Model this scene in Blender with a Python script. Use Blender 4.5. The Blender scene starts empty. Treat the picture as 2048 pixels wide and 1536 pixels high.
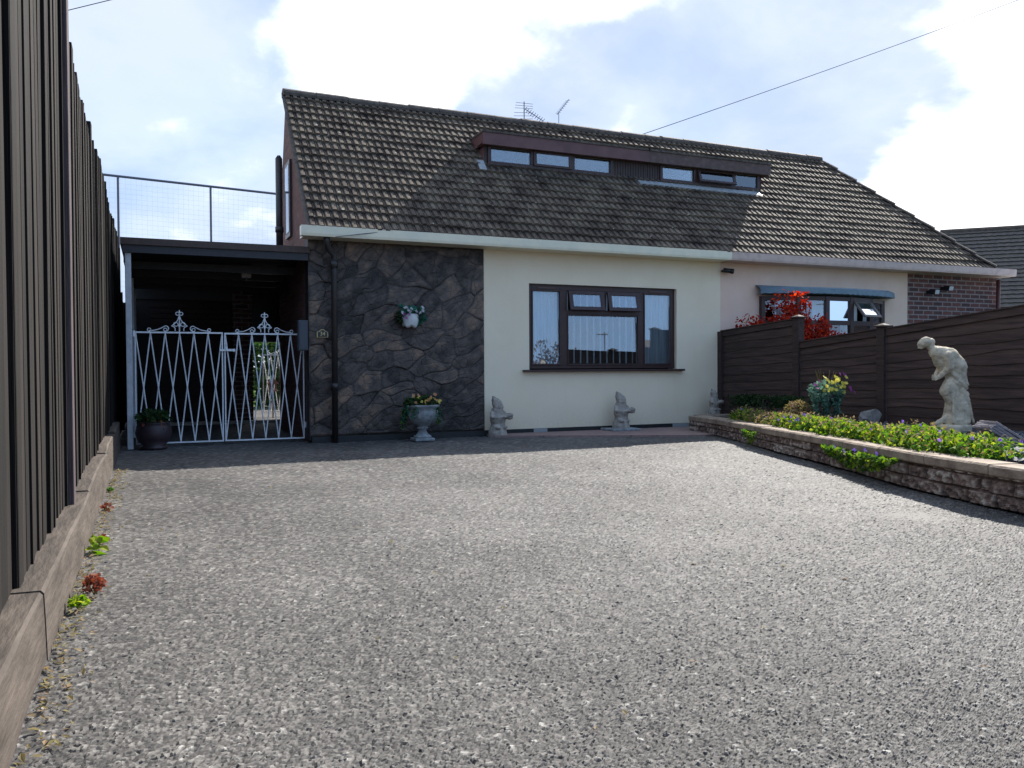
import bpy, bmesh, math, random
import numpy as np
from mathutils import Vector, Matrix, noise as mnoise
R=math.radians
SC=bpy.context.scene
COL=SC.collection
# ---------------------------------------------------------------- camera, sky, sun, exposure
CAMH=.87
cd=bpy.data.cameras.new("camera"); cam=bpy.data.objects.new("camera",cd); COL.objects.link(cam); SC.camera=cam
yaw,pit,roll=R(23.5),R(-1.1),R(0.3)
Fv=Vector((math.sin(yaw)*math.cos(pit),math.cos(yaw)*math.cos(pit),math.sin(pit)))
Rv=Vector((math.cos(yaw),-math.sin(yaw),0)); Uv=Rv.cross(Fv)
R2=Rv*math.cos(roll)-Uv*math.sin(roll); U2=Uv*math.cos(roll)+Rv*math.sin(roll)
M=Matrix((R2,U2,-Fv)).transposed().to_4x4(); M.translation=Vector((0,0,CAMH)); cam.matrix_world=M
cd.sensor_width=36; cd.lens=36*1660/2048; cd.clip_start=.05; cd.clip_end=3000
SUN=Vector((1.05,.66,1.0)).normalized()
sun_el=math.asin(SUN.z); sun_az=math.atan2(SUN.x,SUN.y)
sd=bpy.data.lights.new("sun",'SUN'); sd.energy=4.8; sd.angle=R(.53); sd.color=(1,.955,.88)
so=bpy.data.objects.new("sun",sd); COL.objects.link(so)
so.rotation_euler=SUN.to_track_quat('Z','Y').to_euler(); so.location=SUN*60
SC.view_settings.view_transform='Standard'; SC.view_settings.look='None'
SC.view_settings.exposure=0.98; SC.view_settings.gamma=1
W=bpy.data.worlds.new("World"); SC.world=W; W.use_nodes=True
def sky():
    nt=W.node_tree; N=nt.nodes; L=nt.links; N.clear()
    out=N.new('ShaderNodeOutputWorld'); bg=N.new('ShaderNodeBackground'); bg.inputs[1].default_value=.12
    st=N.new('ShaderNodeTexSky'); st.sky_type='NISHITA'; st.sun_disc=False
    st.sun_elevation=sun_el; st.sun_rotation=sun_az; st.air_density=1.0; st.dust_density=.6; st.ozone_density=1.2
    tc=N.new('ShaderNodeTexCoord'); g=tc.outputs['Generated']
    def vm(op,a,b=None):
        n=N.new('ShaderNodeVectorMath'); n.operation=op
        for i,v in enumerate((a,b)):
            if v is None: continue
            if isinstance(v,(tuple,Vector)): n.inputs[i].default_value=v
            else: L.new(v,n.inputs[i])
        return n
    def m(op,a,b=0,c=0,cl=False):
        n=N.new('ShaderNodeMath'); n.operation=op; n.use_clamp=cl
        for i,v in enumerate((a,b,c)):
            if isinstance(v,(int,float)): n.inputs[i].default_value=v
            else: L.new(v,n.inputs[i])
        return n.outputs[0]
    def mr(v,a,b,c=0,d=1):
        n=N.new('ShaderNodeMapRange'); n.interpolation_type='SMOOTHSTEP'
        L.new(v,n.inputs[0])
        for i,x in enumerate((a,b,c,d)): n.inputs[i+1].default_value=x
        return n.outputs[0]
    sep=N.new('ShaderNodeSeparateXYZ'); L.new(g,sep.inputs[0])
    den=m('ADD',m('MAXIMUM',sep.outputs[2],0),.35)
    comb=N.new('ShaderNodeCombineXYZ')
    L.new(m('DIVIDE',sep.outputs[0],den),comb.inputs[0]); L.new(m('DIVIDE',sep.outputs[1],den),comb.inputs[1])
    def nz(scale,det,ro,off,dist=0):
        n=N.new('ShaderNodeTexNoise'); n.inputs['Scale'].default_value=scale; n.inputs['Detail'].default_value=det
        n.inputs['Roughness'].default_value=ro; n.inputs['Distortion'].default_value=dist
        L.new(vm('ADD',comb.outputs[0],off).outputs[0],n.inputs['Vector']); return n.outputs[0]
    def near(px,py,r0,r1):   # closeness to a compass direction of the sky
        d=(Fv+R2*((px-1024)/1660)-U2*((py-768)/1660)).normalized()
        dt=vm('DOT_PRODUCT',g,tuple(d)).outputs['Value']
        return mr(dt,math.cos(R(r0)),math.cos(R(r1)))
    n1=nz(1.6,9,.55,(3.1,7.7,0),.3); n2=nz(3.4,7,.6,(11.3,2.2,0),.2); n3=nz(.8,4,.5,(5.5,1.2,0))
    base=m('ADD',m('MULTIPLY',m('ADD',m('MULTIPLY',n1,1.35),-.175),.62),m('MULTIPLY',n2,.38))
    brt=base
    for px,py,r0,r1,w in ((1000,20,18,2,.15),(680,150,9,2,.10),(1250,330,14,3,.04),(2080,420,15,3,.22),(400,440,9,1,.10),(1650,560,14,4,.16),(280,180,15,4,-.22),(1440,130,10,2,-.16),(1060,165,7,2,-.22),(760,120,4,1,-.06),(2000,90,12,3,-.06),(1780,270,7,2,-.16),(1600,250,7,2,-.12),(1300,215,7,2,-.10)):
        brt=m('ADD',brt,m('MULTIPLY',near(px,py,r0,r1),w))
    white=mr(brt,.47,.64)         # sunlit cloud
    soft=mr(m('ADD',n3,m('MULTIPLY',n2,.5)),.52,.86)   # thin veil
    front=mr(sep.outputs[1],-.30,.25)
    veil=m('MULTIPLY',m('ADD',m('MULTIPLY',soft,.25),.70),front)
    def mix(f,a,b):
        n=N.new('ShaderNodeMix'); n.data_type='RGBA'; L.new(f,n.inputs['Factor'])
        for k,v in ((6,a),(7,b)):
            if isinstance(v,tuple): n.inputs[k].default_value=(*v,1)
            else: L.new(v,n.inputs[k])
        return n.outputs[2]
    lump=mr(m('ADD',m('MULTIPLY',n1,.6),m('MULTIPLY',n2,.4)),.38,.62)
    shade=mix(lump,mix(soft,(1.85,2.35,3.6),(2.35,2.9,4.1)),(3.5,3.9,4.7))
    back=m('SUBTRACT',1,mr(sep.outputs[1],-.45,.15,.1,1))
    c=mix(veil,mix(back,st.outputs[0],(1.9,3.0,4.9)),shade)
    wc=mix(front,(3.6,3.7,3.9),(8.2,8.3,8.5))
    wmask=m('MULTIPLY',white,mr(sep.outputs[1],-.35,.2,.15,1))
    c=mix(wmask,c,wc)
    L.new(c,bg.inputs[0]); L.new(bg.outputs[0],out.inputs[0])
sky()
# ---------------------------------------------------------------- materials
def mat(name,col,rough=.7,col2=None,scale=8,bump=0,bscale=None,spec=.5,detail=6,stretch=(1,1,1),metal=0,lo=.35,hi=.65,attr=None,isl=False,col3=None):
    m=bpy.data.materials.new(name); m.use_nodes=True; nt=m.node_tree; N=nt.nodes; L=nt.links
    b=N['Principled BSDF']; b.inputs['Roughness'].default_value=rough; b.inputs['Metallic'].default_value=metal
    b.inputs['Specular IOR Level'].default_value=spec; b.inputs['Base Color'].default_value=(*col,1)
    tc=N.new('ShaderNodeTexCoord'); mp=N.new('ShaderNodeMapping'); mp.inputs['Scale'].default_value=stretch
    L.new(tc.outputs['Object'],mp.inputs[0])
    if col2:
        if attr: at=N.new('ShaderNodeAttribute'); at.attribute_name=attr; f=at.outputs['Fac']
        elif isl: gi=N.new('ShaderNodeNewGeometry'); f=gi.outputs['Random Per Island']
        else:
            n=N.new('ShaderNodeTexNoise'); n.inputs['Scale'].default_value=scale; n.inputs['Detail'].default_value=detail; n.inputs['Roughness'].default_value=.62
            L.new(mp.outputs[0],n.inputs['Vector']); f=n.outputs[0]
        r=N.new('ShaderNodeValToRGB'); r.color_ramp.elements[0].color=(*col,1); r.color_ramp.elements[1].color=(*col2,1)
        r.color_ramp.elements[0].position=0 if (attr or isl) else lo; r.color_ramp.elements[1].position=1 if (attr or isl) else hi
        if col3: e=r.color_ramp.elements.new(.5 if (attr or isl) else (lo+hi)/2); e.color=(*col3,1)
        L.new(f,r.inputs[0]); L.new(r.outputs[0],b.inputs['Base Color'])
    if bump:
        n2=N.new('ShaderNodeTexNoise'); n2.inputs['Scale'].default_value=bscale or scale*4; n2.inputs['Detail'].default_value=5
        L.new(mp.outputs[0],n2.inputs['Vector']); bp=N.new('ShaderNodeBump'); bp.inputs['Strength'].default_value=1; bp.inputs['Distance'].default_value=bump
        L.new(n2.outputs[0],bp.inputs['Height']); L.new(bp.outputs[0],b.inputs['Normal'])
    return m
def leafmat(name,c1,c2,c3=None,tr=.45,rough=.75):
    m=mat(name,c1,rough,c2,isl=True,col3=c3,spec=.2); nt=m.node_tree; N=nt.nodes; L=nt.links
    b=N['Principled BSDF']; out=N['Material Output']; t=N.new('ShaderNodeBsdfTranslucent'); mx=N.new('ShaderNodeMixShader'); mx.inputs[0].default_value=tr
    src=b.inputs['Base Color'].links[0].from_socket
    hs=N.new('ShaderNodeHueSaturation'); hs.inputs['Value'].default_value=1.5; hs.inputs['Saturation'].default_value=1.1
    L.new(src,hs.inputs['Color']); L.new(hs.outputs[0],t.inputs[0])
    L.new(b.outputs[0],mx.inputs[1]); L.new(t.outputs[0],mx.inputs[2]); L.new(mx.outputs[0],out.inputs[0])
    return m
def glassmat(name,f=.3,tint=(.75,.85,.9)):
    m=bpy.data.materials.new(name); m.use_nodes=True; nt=m.node_tree; N=nt.nodes; L=nt.links; N.remove(N['Principled BSDF'])
    out=N['Material Output']; g=N.new('ShaderNodeBsdfGlossy'); g.inputs['Roughness'].default_value=.004; g.inputs['Color'].default_value=(.9,.95,1,1)
    t=N.new('ShaderNodeBsdfTransparent'); t.inputs[0].default_value=(*tint,1)
    lw=N.new('ShaderNodeFresnel'); lw.inputs[0].default_value=1.6
    a=N.new('ShaderNodeMath'); a.operation='ADD'; a.use_clamp=True; a.inputs[1].default_value=f; L.new(lw.outputs[0],a.inputs[0])
    mx=N.new('ShaderNodeMixShader'); L.new(a.outputs[0],mx.inputs[0]); L.new(t.outputs[0],mx.inputs[1]); L.new(g.outputs[0],mx.inputs[2]); L.new(mx.outputs[0],out.inputs[0])
    return m
def brickmat(name,c1,c2,mortar,bw=.225,bh=.075,axis='XZ',mw=.012,bump=.004,noisy=.5,rough=.85):
    m=bpy.data.materials.new(name); m.use_nodes=True; nt=m.node_tree; N=nt.nodes; L=nt.links
    b=N['Principled BSDF']; b.inputs['Roughness'].default_value=rough
    tc=N.new('ShaderNodeTexCoord'); sp=N.new('ShaderNodeSeparateXYZ'); cb=N.new('ShaderNodeCombineXYZ'); L.new(tc.outputs['Object'],sp.inputs[0])
    L.new(sp.outputs['XYZ'.index(axis[0])],cb.inputs[0]); L.new(sp.outputs['XYZ'.index(axis[1])],cb.inputs[1])
    br=N.new('ShaderNodeTexBrick'); br.inputs['Scale'].default_value=1; br.inputs['Brick Width'].default_value=bw; br.inputs['Row Height'].default_value=bh
    br.inputs['Mortar Size'].default_value=mw; br.inputs['Mortar Smooth'].default_value=.2; br.inputs['Bias'].default_value=0
    br.inputs['Color1'].default_value=(*c1,1); br.inputs['Color2'].default_value=(*c2,1); br.inputs['Mortar'].default_value=(*mortar,1)
    L.new(cb.outputs[0],br.inputs['Vector'])
    n=N.new('ShaderNodeTexNoise'); n.inputs['Scale'].default_value=14; n.inputs['Detail'].default_value=6; L.new(tc.outputs['Object'],n.inputs['Vector'])
    hs=N.new('ShaderNodeMix'); hs.data_type='RGBA'; hs.blend_type='OVERLAY'; hs.inputs['Factor'].default_value=noisy
    L.new(br.outputs[0],hs.inputs[6]); L.new(n.outputs[0],hs.inputs[7]); L.new(hs.outputs[2],b.inputs['Base Color'])
    bp=N.new('ShaderNodeBump'); bp.inputs['Distance'].default_value=bump; bp.inputs['Strength'].default_value=1
    ad=N.new('ShaderNodeMath'); ad.operation='MULTIPLY_ADD'; ad.inputs[1].default_value=-1; L.new(br.outputs['Fac'],ad.inputs[0]); L.new(n.outputs[0],ad.inputs[2])
    L.new(ad.outputs[0],bp.inputs['Height']); L.new(bp.outputs[0],b.inputs['Normal'])
    return m
MT={}
MT['cream']=mat('cream_render',(.85,.70,.50),.85,(.90,.765,.57),1.6,.003,60,lo=.3,hi=.7)
MT['pink']=mat('pink_render',(.76,.53,.40),.85,(.82,.61,.48),3,.0025,45,lo=.3,hi=.7)
MT['cream_plastic']=mat('cream_plastic',(.84,.75,.55),.35,(.62,.60,.50),5,lo=.4,hi=.9)
MT['pink_plastic']=mat('weathered_pink_plastic',(.58,.43,.37),.5,(.34,.25,.22),9,lo=.45,hi=.9)
MT['dpc']=mat('black_bitumen_paint',(.012,.012,.013),.6,(.02,.02,.02),20)
MT['grey_patch']=mat('grey_vent',(.3,.31,.31),.7)
MT['brown_frame']=mat('brown_upvc',(.045,.022,.020),.38,(.065,.032,.028),30,spec=.4)
MT['dormer_red']=mat('dormer_fascia',(.105,.042,.040),.5,(.15,.065,.06),7)
MT['dormer_weathered']=mat('dormer_fascia_weathered',(.085,.05,.042),.65,(.17,.11,.095),14,lo=.45,hi=.8)
MT['dormer_clad']=mat('dormer_cladding',(.040,.024,.022),.6,(.06,.035,.032),12)
MT['glass']=glassmat('window_glass',.13,(.85,.9,.92))
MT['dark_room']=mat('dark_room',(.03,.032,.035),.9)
MT['blind']=mat('white_blind',(.93,.94,.94),.8)
MT['net_curtain']=mat('net_curtain',(.5,.54,.56),.9,(.85,.87,.88),6,stretch=(8,1,.3))
MT['gable']=brickmat('gable_brick',(.19,.085,.065),(.13,.06,.05),(.14,.09,.075),axis='YZ',mw=.008)
MT['redbrick']=brickmat('red_brick',(.17,.062,.046),(.075,.036,.036),(.27,.22,.20),mw=.011,bump=.006)
MT['redbrick_y']=brickmat('red_brick_side',(.17,.062,.046),(.075,.036,.036),(.27,.22,.20),axis='YZ',mw=.011,bump=.006)
MT['tile']=mat('concrete_roof_tile',(.056,.042,.035),.8,(.180,.143,.106),4,.0015,60,spec=.15,col3=(.115,.089,.069),detail=10)
MT['ridge']=mat('ridge_tile',(.055,.042,.036),.8,(.13,.10,.08),12,.006,40)
MT['lead']=mat('lead_flashing',(.25,.26,.27),.5,(.4,.41,.42),20)
MT['black_pipe']=mat('dark_brown_pipe',(.022,.018,.017),.4,(.035,.03,.028),15)
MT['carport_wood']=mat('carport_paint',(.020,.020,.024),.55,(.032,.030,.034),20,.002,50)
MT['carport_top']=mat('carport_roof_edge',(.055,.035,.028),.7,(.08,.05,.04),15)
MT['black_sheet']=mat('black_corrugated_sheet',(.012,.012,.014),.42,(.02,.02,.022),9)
MT['white_paint']=mat('white_gate_paint',(.86,.87,.88),.4,(.68,.7,.74),40)
MT['white_post']=mat('white_post_paint',(.55,.57,.60),.5,(.42,.44,.47),14)
MT['fence']=mat('dark_stained_wood',(.006,.005,.0045),.85,(.021,.016,.0135),7,.004,30,stretch=(6,6,.2),spec=.25)
MT['fence_post']=mat('stained_fence_post',(.05,.037,.04),.75,(.12,.09,.095),5,.004,30,stretch=(6,6,.4),spec=.3)
MT['sleeper']=mat('weathered_brown_timber',(.045,.036,.030),.8,(.112,.090,.074),4,.007,16,stretch=(3,.6,3),spec=.3,detail=9)
MT['waney']=mat('brown_painted_boards',(.034,.022,.019),.75,(.074,.046,.038),6,.004,30,stretch=(6,.4,6),spec=.3)
MT['stone_statue']=mat('pale_cast_stone',(.26,.21,.145),.9,(.60,.515,.385),11,.007,50,lo=.3,hi=.62,detail=10)
MT['stone_gnome']=mat('weathered_stone',(.22,.185,.155),.9,(.46,.40,.34),14,.006,60)
MT['urn']=mat('grey_cast_urn',(.17,.18,.19),.8,(.34,.36,.37),12,.006,50)
MT['white_ceramic']=mat('white_planter',(.5,.5,.5),.5,(.62,.62,.6),10,.004,30)
MT['coping']=mat('concrete_coping',(.17,.125,.095),.9,(.34,.27,.20),7,.008,38,detail=9)
MT['wallstone']=brickmat('reclaimed_brick_wall',(.13,.075,.06),(.21,.17,.14),(.10,.08,.065),bw=.21,bh=.07,mw=.010,bump=.012,noisy=.8)
MT['paving']=brickmat('pink_paving',(.30,.19,.165),(.25,.17,.15),(.15,.12,.11),bw=.45,bh=.45,axis='XY',mw=.006,bump=.002,noisy=.3)
MT['soil']=mat('soil',(.03,.023,.018),.95,(.06,.045,.035),20,.02,30)
MT['slate_chip']=mat('slate_chippings',(.035,.038,.046),.75,(.12,.125,.15),isl=True,spec=.3)
MT['rock']=mat('pale_rock',(.17,.155,.14),.85,(.34,.31,.28),9,.02,18)
MT['slate_rock']=mat('purple_slate_rock',(.18,.15,.16),.7,(.34,.30,.31),7,.012,30,stretch=(1,1,5))
MT['wire']=mat('black_cable',(.03,.035,.06),.6)
MT['alu']=mat('aluminium',(.4,.42,.45),.4,metal=.6)
MT['dark_alu']=mat('dull_metal',(.12,.13,.17),.5)
MT['net']=mat('netting',(.5,.56,.66),.7)
MT['black_plastic']=mat('black_plastic',(.012,.012,.014),.4)
MT['grey_plastic']=mat('grey_plastic',(.05,.06,.075),.5)
MT['gold']=mat('gold_lettering',(.65,.52,.22),.4)
MT['sign_black']=mat('sign_face',(.01,.01,.012),.3)
MT['canopy']=mat('blue_grey_canopy',(.10,.16,.20),.6,(.15,.21,.25),12)
MT['pot']=mat('dark_pot',(.022,.018,.024),.5,(.05,.025,.03),9)
MT['grass']=mat('grass',(.03,.05,.015),.9,(.06,.09,.03),3,.02,30)
MT['concrete']=mat('pale_concrete',(.42,.39,.33),.9,(.5,.47,.4),8)
MT['bark']=mat('bark',(.04,.028,.02),.9,(.08,.06,.045),20,.01,30)
MT['white_frame']=mat('white_fascia',(.7,.72,.74),.5)
LF=dict(lime=leafmat('lime_leaves',(.08,.17,.02),(.30,.34,.05),(.16,.26,.025),.45),
 heather=leafmat('heather_sprigs',(.16,.12,.05),(.30,.20,.13),(.22,.19,.08),.3),
 green=leafmat('green_leaves',(.035,.085,.02),(.09,.17,.03),None,.4),
 dark=leafmat('dark_leaves',(.012,.03,.012),(.035,.07,.02),None,.3),
 teal=leafmat('silk_leaves',(.02,.10,.07),(.05,.20,.13),None,.25),
 bluegreen=leafmat('bluegreen_leaves',(.07,.15,.11),(.20,.32,.23),None,.3),
 red=leafmat('scarlet_leaves',(.20,.022,.018),(.55,.07,.03),(.34,.035,.025),.5),
 redweed=leafmat('red_weed_leaves',(.14,.035,.022),(.30,.11,.07),None,.35),
 yellow=leafmat('yellow_petals',(.62,.52,.06),(.75,.68,.18),None,.35),
 magenta=leafmat('magenta_petals',(.32,.05,.22),(.42,.12,.34),None,.35),
 violet=leafmat('violet_petals',(.22,.12,.55),(.34,.2,.65),None,.35),
 white=leafmat('white_petals',(.55,.5,.52),(.7,.62,.64),None,.3),
 orange=leafmat('orange_petals',(.6,.25,.05),(.65,.35,.2),None,.3),
 brown=leafmat('brown_twigs',(.10,.05,.04),(.16,.08,.06),None,.2))
def islvar(k,lo,hi):
    nt=MT[k].node_tree; N=nt.nodes; L=nt.links; b=N['Principled BSDF']; src=b.inputs['Base Color'].links[0].from_socket
    g=N.new('ShaderNodeNewGeometry'); a=N.new('ShaderNodeMapRange'); a.inputs[3].default_value=lo; a.inputs[4].default_value=hi; L.new(g.outputs['Random Per Island'],a.inputs[0])
    mx=N.new('ShaderNodeMix'); mx.data_type='RGBA'; mx.blend_type='MULTIPLY'; mx.inputs['Factor'].default_value=1; L.new(src,mx.inputs[6]); L.new(a.outputs[0],mx.inputs[7]); L.new(mx.outputs[2],b.inputs['Base Color'])
islvar('fence',.4,1.6); islvar('waney',.75,1.35); islvar('coping',.85,1.15)
def splash(k):
    nt=MT[k].node_tree; N=nt.nodes; L=nt.links; b=N['Principled BSDF']; src=b.inputs['Base Color'].links[0].from_socket
    tc=N.new('ShaderNodeTexCoord'); sp=N.new('ShaderNodeSeparateXYZ'); L.new(tc.outputs['Object'],sp.inputs[0])
    mp=N.new('ShaderNodeMapping'); mp.inputs['Scale'].default_value=(9,9,1.2); L.new(tc.outputs['Object'],mp.inputs[0])
    n=N.new('ShaderNodeTexNoise'); n.inputs['Scale'].default_value=1.5; n.inputs['Detail'].default_value=8; L.new(mp.outputs[0],n.inputs['Vector'])
    n2=N.new('ShaderNodeTexNoise'); n2.inputs['Scale'].default_value=30; n2.inputs['Detail'].default_value=5; L.new(tc.outputs['Object'],n2.inputs['Vector'])
    a=N.new('ShaderNodeMapRange'); a.inputs[1].default_value=.42; a.inputs[2].default_value=.02; L.new(sp.outputs[2],a.inputs[0])
    c=N.new('ShaderNodeMath'); c.operation='MULTIPLY'; L.new(a.outputs[0],c.inputs[0]); L.new(n2.outputs[0],c.inputs[1])
    d=N.new('ShaderNodeMapRange'); d.inputs[1].default_value=.52; d.inputs[2].default_value=.8; d.inputs[4].default_value=.10; L.new(n.outputs[0],d.inputs[0])
    e=N.new('ShaderNodeMath'); e.operation='ADD'; e.use_clamp=True; L.new(c.outputs[0],e.inputs[0]); L.new(d.outputs[0],e.inputs[1])
    f=N.new('ShaderNodeMath'); f.operation='MULTIPLY'; f.inputs[1].default_value=.5; L.new(e.outputs[0],f.inputs[0])
    mx=N.new('ShaderNodeMix'); mx.data_type='RGBA'; L.new(f.outputs[0],mx.inputs['Factor']); L.new(src,mx.inputs[6]); mx.inputs[7].default_value=(.42,.36,.26,1); L.new(mx.outputs[2],b.inputs['Base Color'])
splash('cream'); splash('pink')
# asphalt
def asphalt():
    m=bpy.data.materials.new('worn_asphalt'); m.use_nodes=True; nt=m.node_tree; N=nt.nodes; L=nt.links
    b=N['Principled BSDF']; b.inputs['Specular IOR Level'].default_value=.24
    at=N.new('ShaderNodeAttribute'); at.attribute_name='tone'
    r=N.new('ShaderNodeValToRGB'); cr=r.color_ramp; cr.elements[0].color=(.045,.043,.042,1); cr.elements[1].color=(.33,.315,.29,1); cr.elements[1].position=1
    for p,c in ((.28,(.068,.064,.061)),(.62,(.125,.117,.109)),(.88,(.185,.174,.160))):
        e=cr.elements.new(p); e.color=(*c,1)
    L.new(at.outputs['Fac'],r.inputs[0])
    tc=N.new('ShaderNodeTexCoord'); n=N.new('ShaderNodeTexNoise'); n.inputs['Scale'].default_value=.8; n.inputs['Detail'].default_value=5; L.new(tc.outputs['Object'],n.inputs['Vector'])
    mr=N.new('ShaderNodeMapRange'); mr.inputs[1].default_value=.3; mr.inputs[2].default_value=.7; mr.inputs[3].default_value=.78; mr.inputs[4].default_value=1.18; L.new(n.outputs[0],mr.inputs[0])
    mx=N.new('ShaderNodeMix'); mx.data_type='RGBA'; mx.blend_type='MULTIPLY'; mx.inputs['Factor'].default_value=1; L.new(r.outputs[0],mx.inputs[6]); L.new(mr.outputs[0],mx.inputs[7])
    L.new(mx.outputs[2],b.inputs['Base Color']); b.inputs['Roughness'].default_value=.72
    v=N.new('ShaderNodeTexVoronoi'); v.inputs['Scale'].default_value=110; L.new(tc.outputs['Object'],v.inputs['Vector'])
    bp=N.new('ShaderNodeBump'); bp.inputs['Distance'].default_value=.0010; bp.invert=True; L.new(v.outputs['Distance'],bp.inputs['Height']); L.new(bp.outputs[0],b.inputs['Normal'])
    return m
MT['asphalt']=asphalt()
# ---------------------------------------------------------------- helpers
BASE={}
def tag(o,label=None,cat=None,group=None,kind=None):
    for k,v in (('label',label),('category',cat),('group',group),('kind',kind)):
        if v: o[k]=v
    return o
GR=dict(metal_gate='white lattice gates',garden_gnome='stone gnomes along the cream wall',weed='weeds along the sleepers',security_light='floodlights on the brick end wall',tv_aerial='aerials on the ridge',semi_detached_house='pair of semi-detached houses',opposite_house='houses across the road')
def thing(name,loc,label,cat,group=None):
    group=group or GR.get(name)
    o=bpy.data.objects.new(name,None); COL.objects.link(o); o.location=loc; o.empty_display_size=.1
    BASE[o.name]=Vector(loc); return tag(o,label,cat,group)
def obj(name,verts,faces,m,parent=None,smooth=False,origin=None):
    me=bpy.data.meshes.new(name)
    if parent is not None: off=BASE[parent.name]
    else: off=Vector(origin) if origin else Vector((0,0,0))
    v=np.array(verts,dtype=np.float64).reshape(-1,3)-np.array(off)
    me.from_pydata(v.tolist(),[],[tuple(f) for f in faces]); me.update()
    if smooth: me.polygons.foreach_set('use_smooth',[True]*len(me.polygons))
    me.materials.append(m if not isinstance(m,str) else MT.get(m) or LF[m])
    o=bpy.data.objects.new(name,me); COL.objects.link(o)
    if parent is not None: o.parent=parent
    else: o.location=off
    BASE[o.name]=off
    return o
class MB:
    def __init__(s): s.v=[]; s.f=[]
    def add(s,v,f):
        n=len(s.v); s.v+= [tuple(p) for p in v]; s.f+=[tuple(n+i for i in q) for q in f]; return s
    def box(s,x0,x1,y0,y1,z0,z1):
        return s.add([(x,y,z) for z in (z0,z1) for y in (y0,y1) for x in (x0,x1)],[(0,2,3,1),(4,5,7,6),(0,1,5,4),(2,6,7,3),(0,4,6,2),(1,3,7,5)])
    def hexa(s,p): # 8 points bottom4 (ccw) top4
        return s.add(p,[(3,2,1,0),(4,5,6,7),(0,1,5,4),(1,2,6,5),(2,3,7,6),(3,0,4,7)])
    def bar(s,a,b,w,t,up=(0,1,0)):
        a,b=Vector(a),Vector(b); d=(b-a).normalized(); u=Vector(up); q=d.cross(u).normalized()*w/2; u=q.cross(d).normalized()*t/2
        return s.hexa([a-q-u,a+q-u,a+q+u,a-q+u,b-q-u,b+q-u,b+q+u,b-q+u])
    def tube(s,pts,r,n=8,cap=True):
        pts=[Vector(p) for p in pts]; rr=r if isinstance(r,(list,tuple)) else [r]*len(pts); k=len(s.v); u=None
        for i,p in enumerate(pts):
            d=(pts[min(i+1,len(pts)-1)]-pts[max(i-1,0)]).normalized()
            if u is None: u=d.orthogonal().normalized()
            else: u=(u-d*u.dot(d)).normalized()
            w=d.cross(u)
            for j in range(n):
                a=2*math.pi*j/n; s.v.append(tuple(p+(u*math.cos(a)+w*math.sin(a))*rr[i]))
        for i in range(len(pts)-1):
            for j in range(n): s.f.append((k+i*n+j,k+i*n+(j+1)%n,k+(i+1)*n+(j+1)%n,k+(i+1)*n+j))
        if cap: s.f.append(tuple(k+j for j in reversed(range(n)))); s.f.append(tuple(k+(len(pts)-1)*n+j for j in range(n)))
        return s
    def lathe(s,c,prof,n=32,wob=None):
        k=len(s.v); c=Vector(c)
        for r,z in prof:
            for j in range(n):
                a=2*math.pi*j/n; q=r*(1+(wob(a,z) if wob else 0)); s.v.append((c.x+q*math.cos(a),c.y+q*math.sin(a),c.z+z))
        for i in range(len(prof)-1):
            for j in range(n): s.f.append((k+i*n+j,k+i*n+(j+1)%n,k+(i+1)*n+(j+1)%n,k+(i+1)*n+j))
        return s
    def prism(s,poly,axis,a,b): # poly list of 2d; axis 'y','x','z'
        def P(u,v,w): return {'y':(u,w,v),'x':(w,u,v),'z':(u,v,w)}[axis]
        n=len(poly); V=[P(u,v,a) for u,v in poly]+[P(u,v,b) for u,v in poly]
        return s.add(V,[tuple(range(n)),tuple(range(2*n-1,n-1,-1))]+[(i,n+i,n+(i+1)%n,(i+1)%n) for i in range(n)])
    def build(s,name,m,parent=None,smooth=False,origin=None,bevel=0,fix=True):
        o=obj(name,s.v,s.f,m,parent,smooth,origin)
        if fix:
            bm=bmesh.new(); bm.from_mesh(o.data); bmesh.ops.recalc_face_normals(bm,faces=bm.faces); bm.to_mesh(o.data); bm.free()
            if smooth: o.data.polygons.foreach_set('use_smooth',[True]*len(o.data.polygons))
        if bevel:
            b=o.modifiers.new('bevel','BEVEL'); b.width=bevel; b.segments=2; b.limit_method='ANGLE'
        return o
def struct(o): o['kind']='structure'; return o
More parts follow.
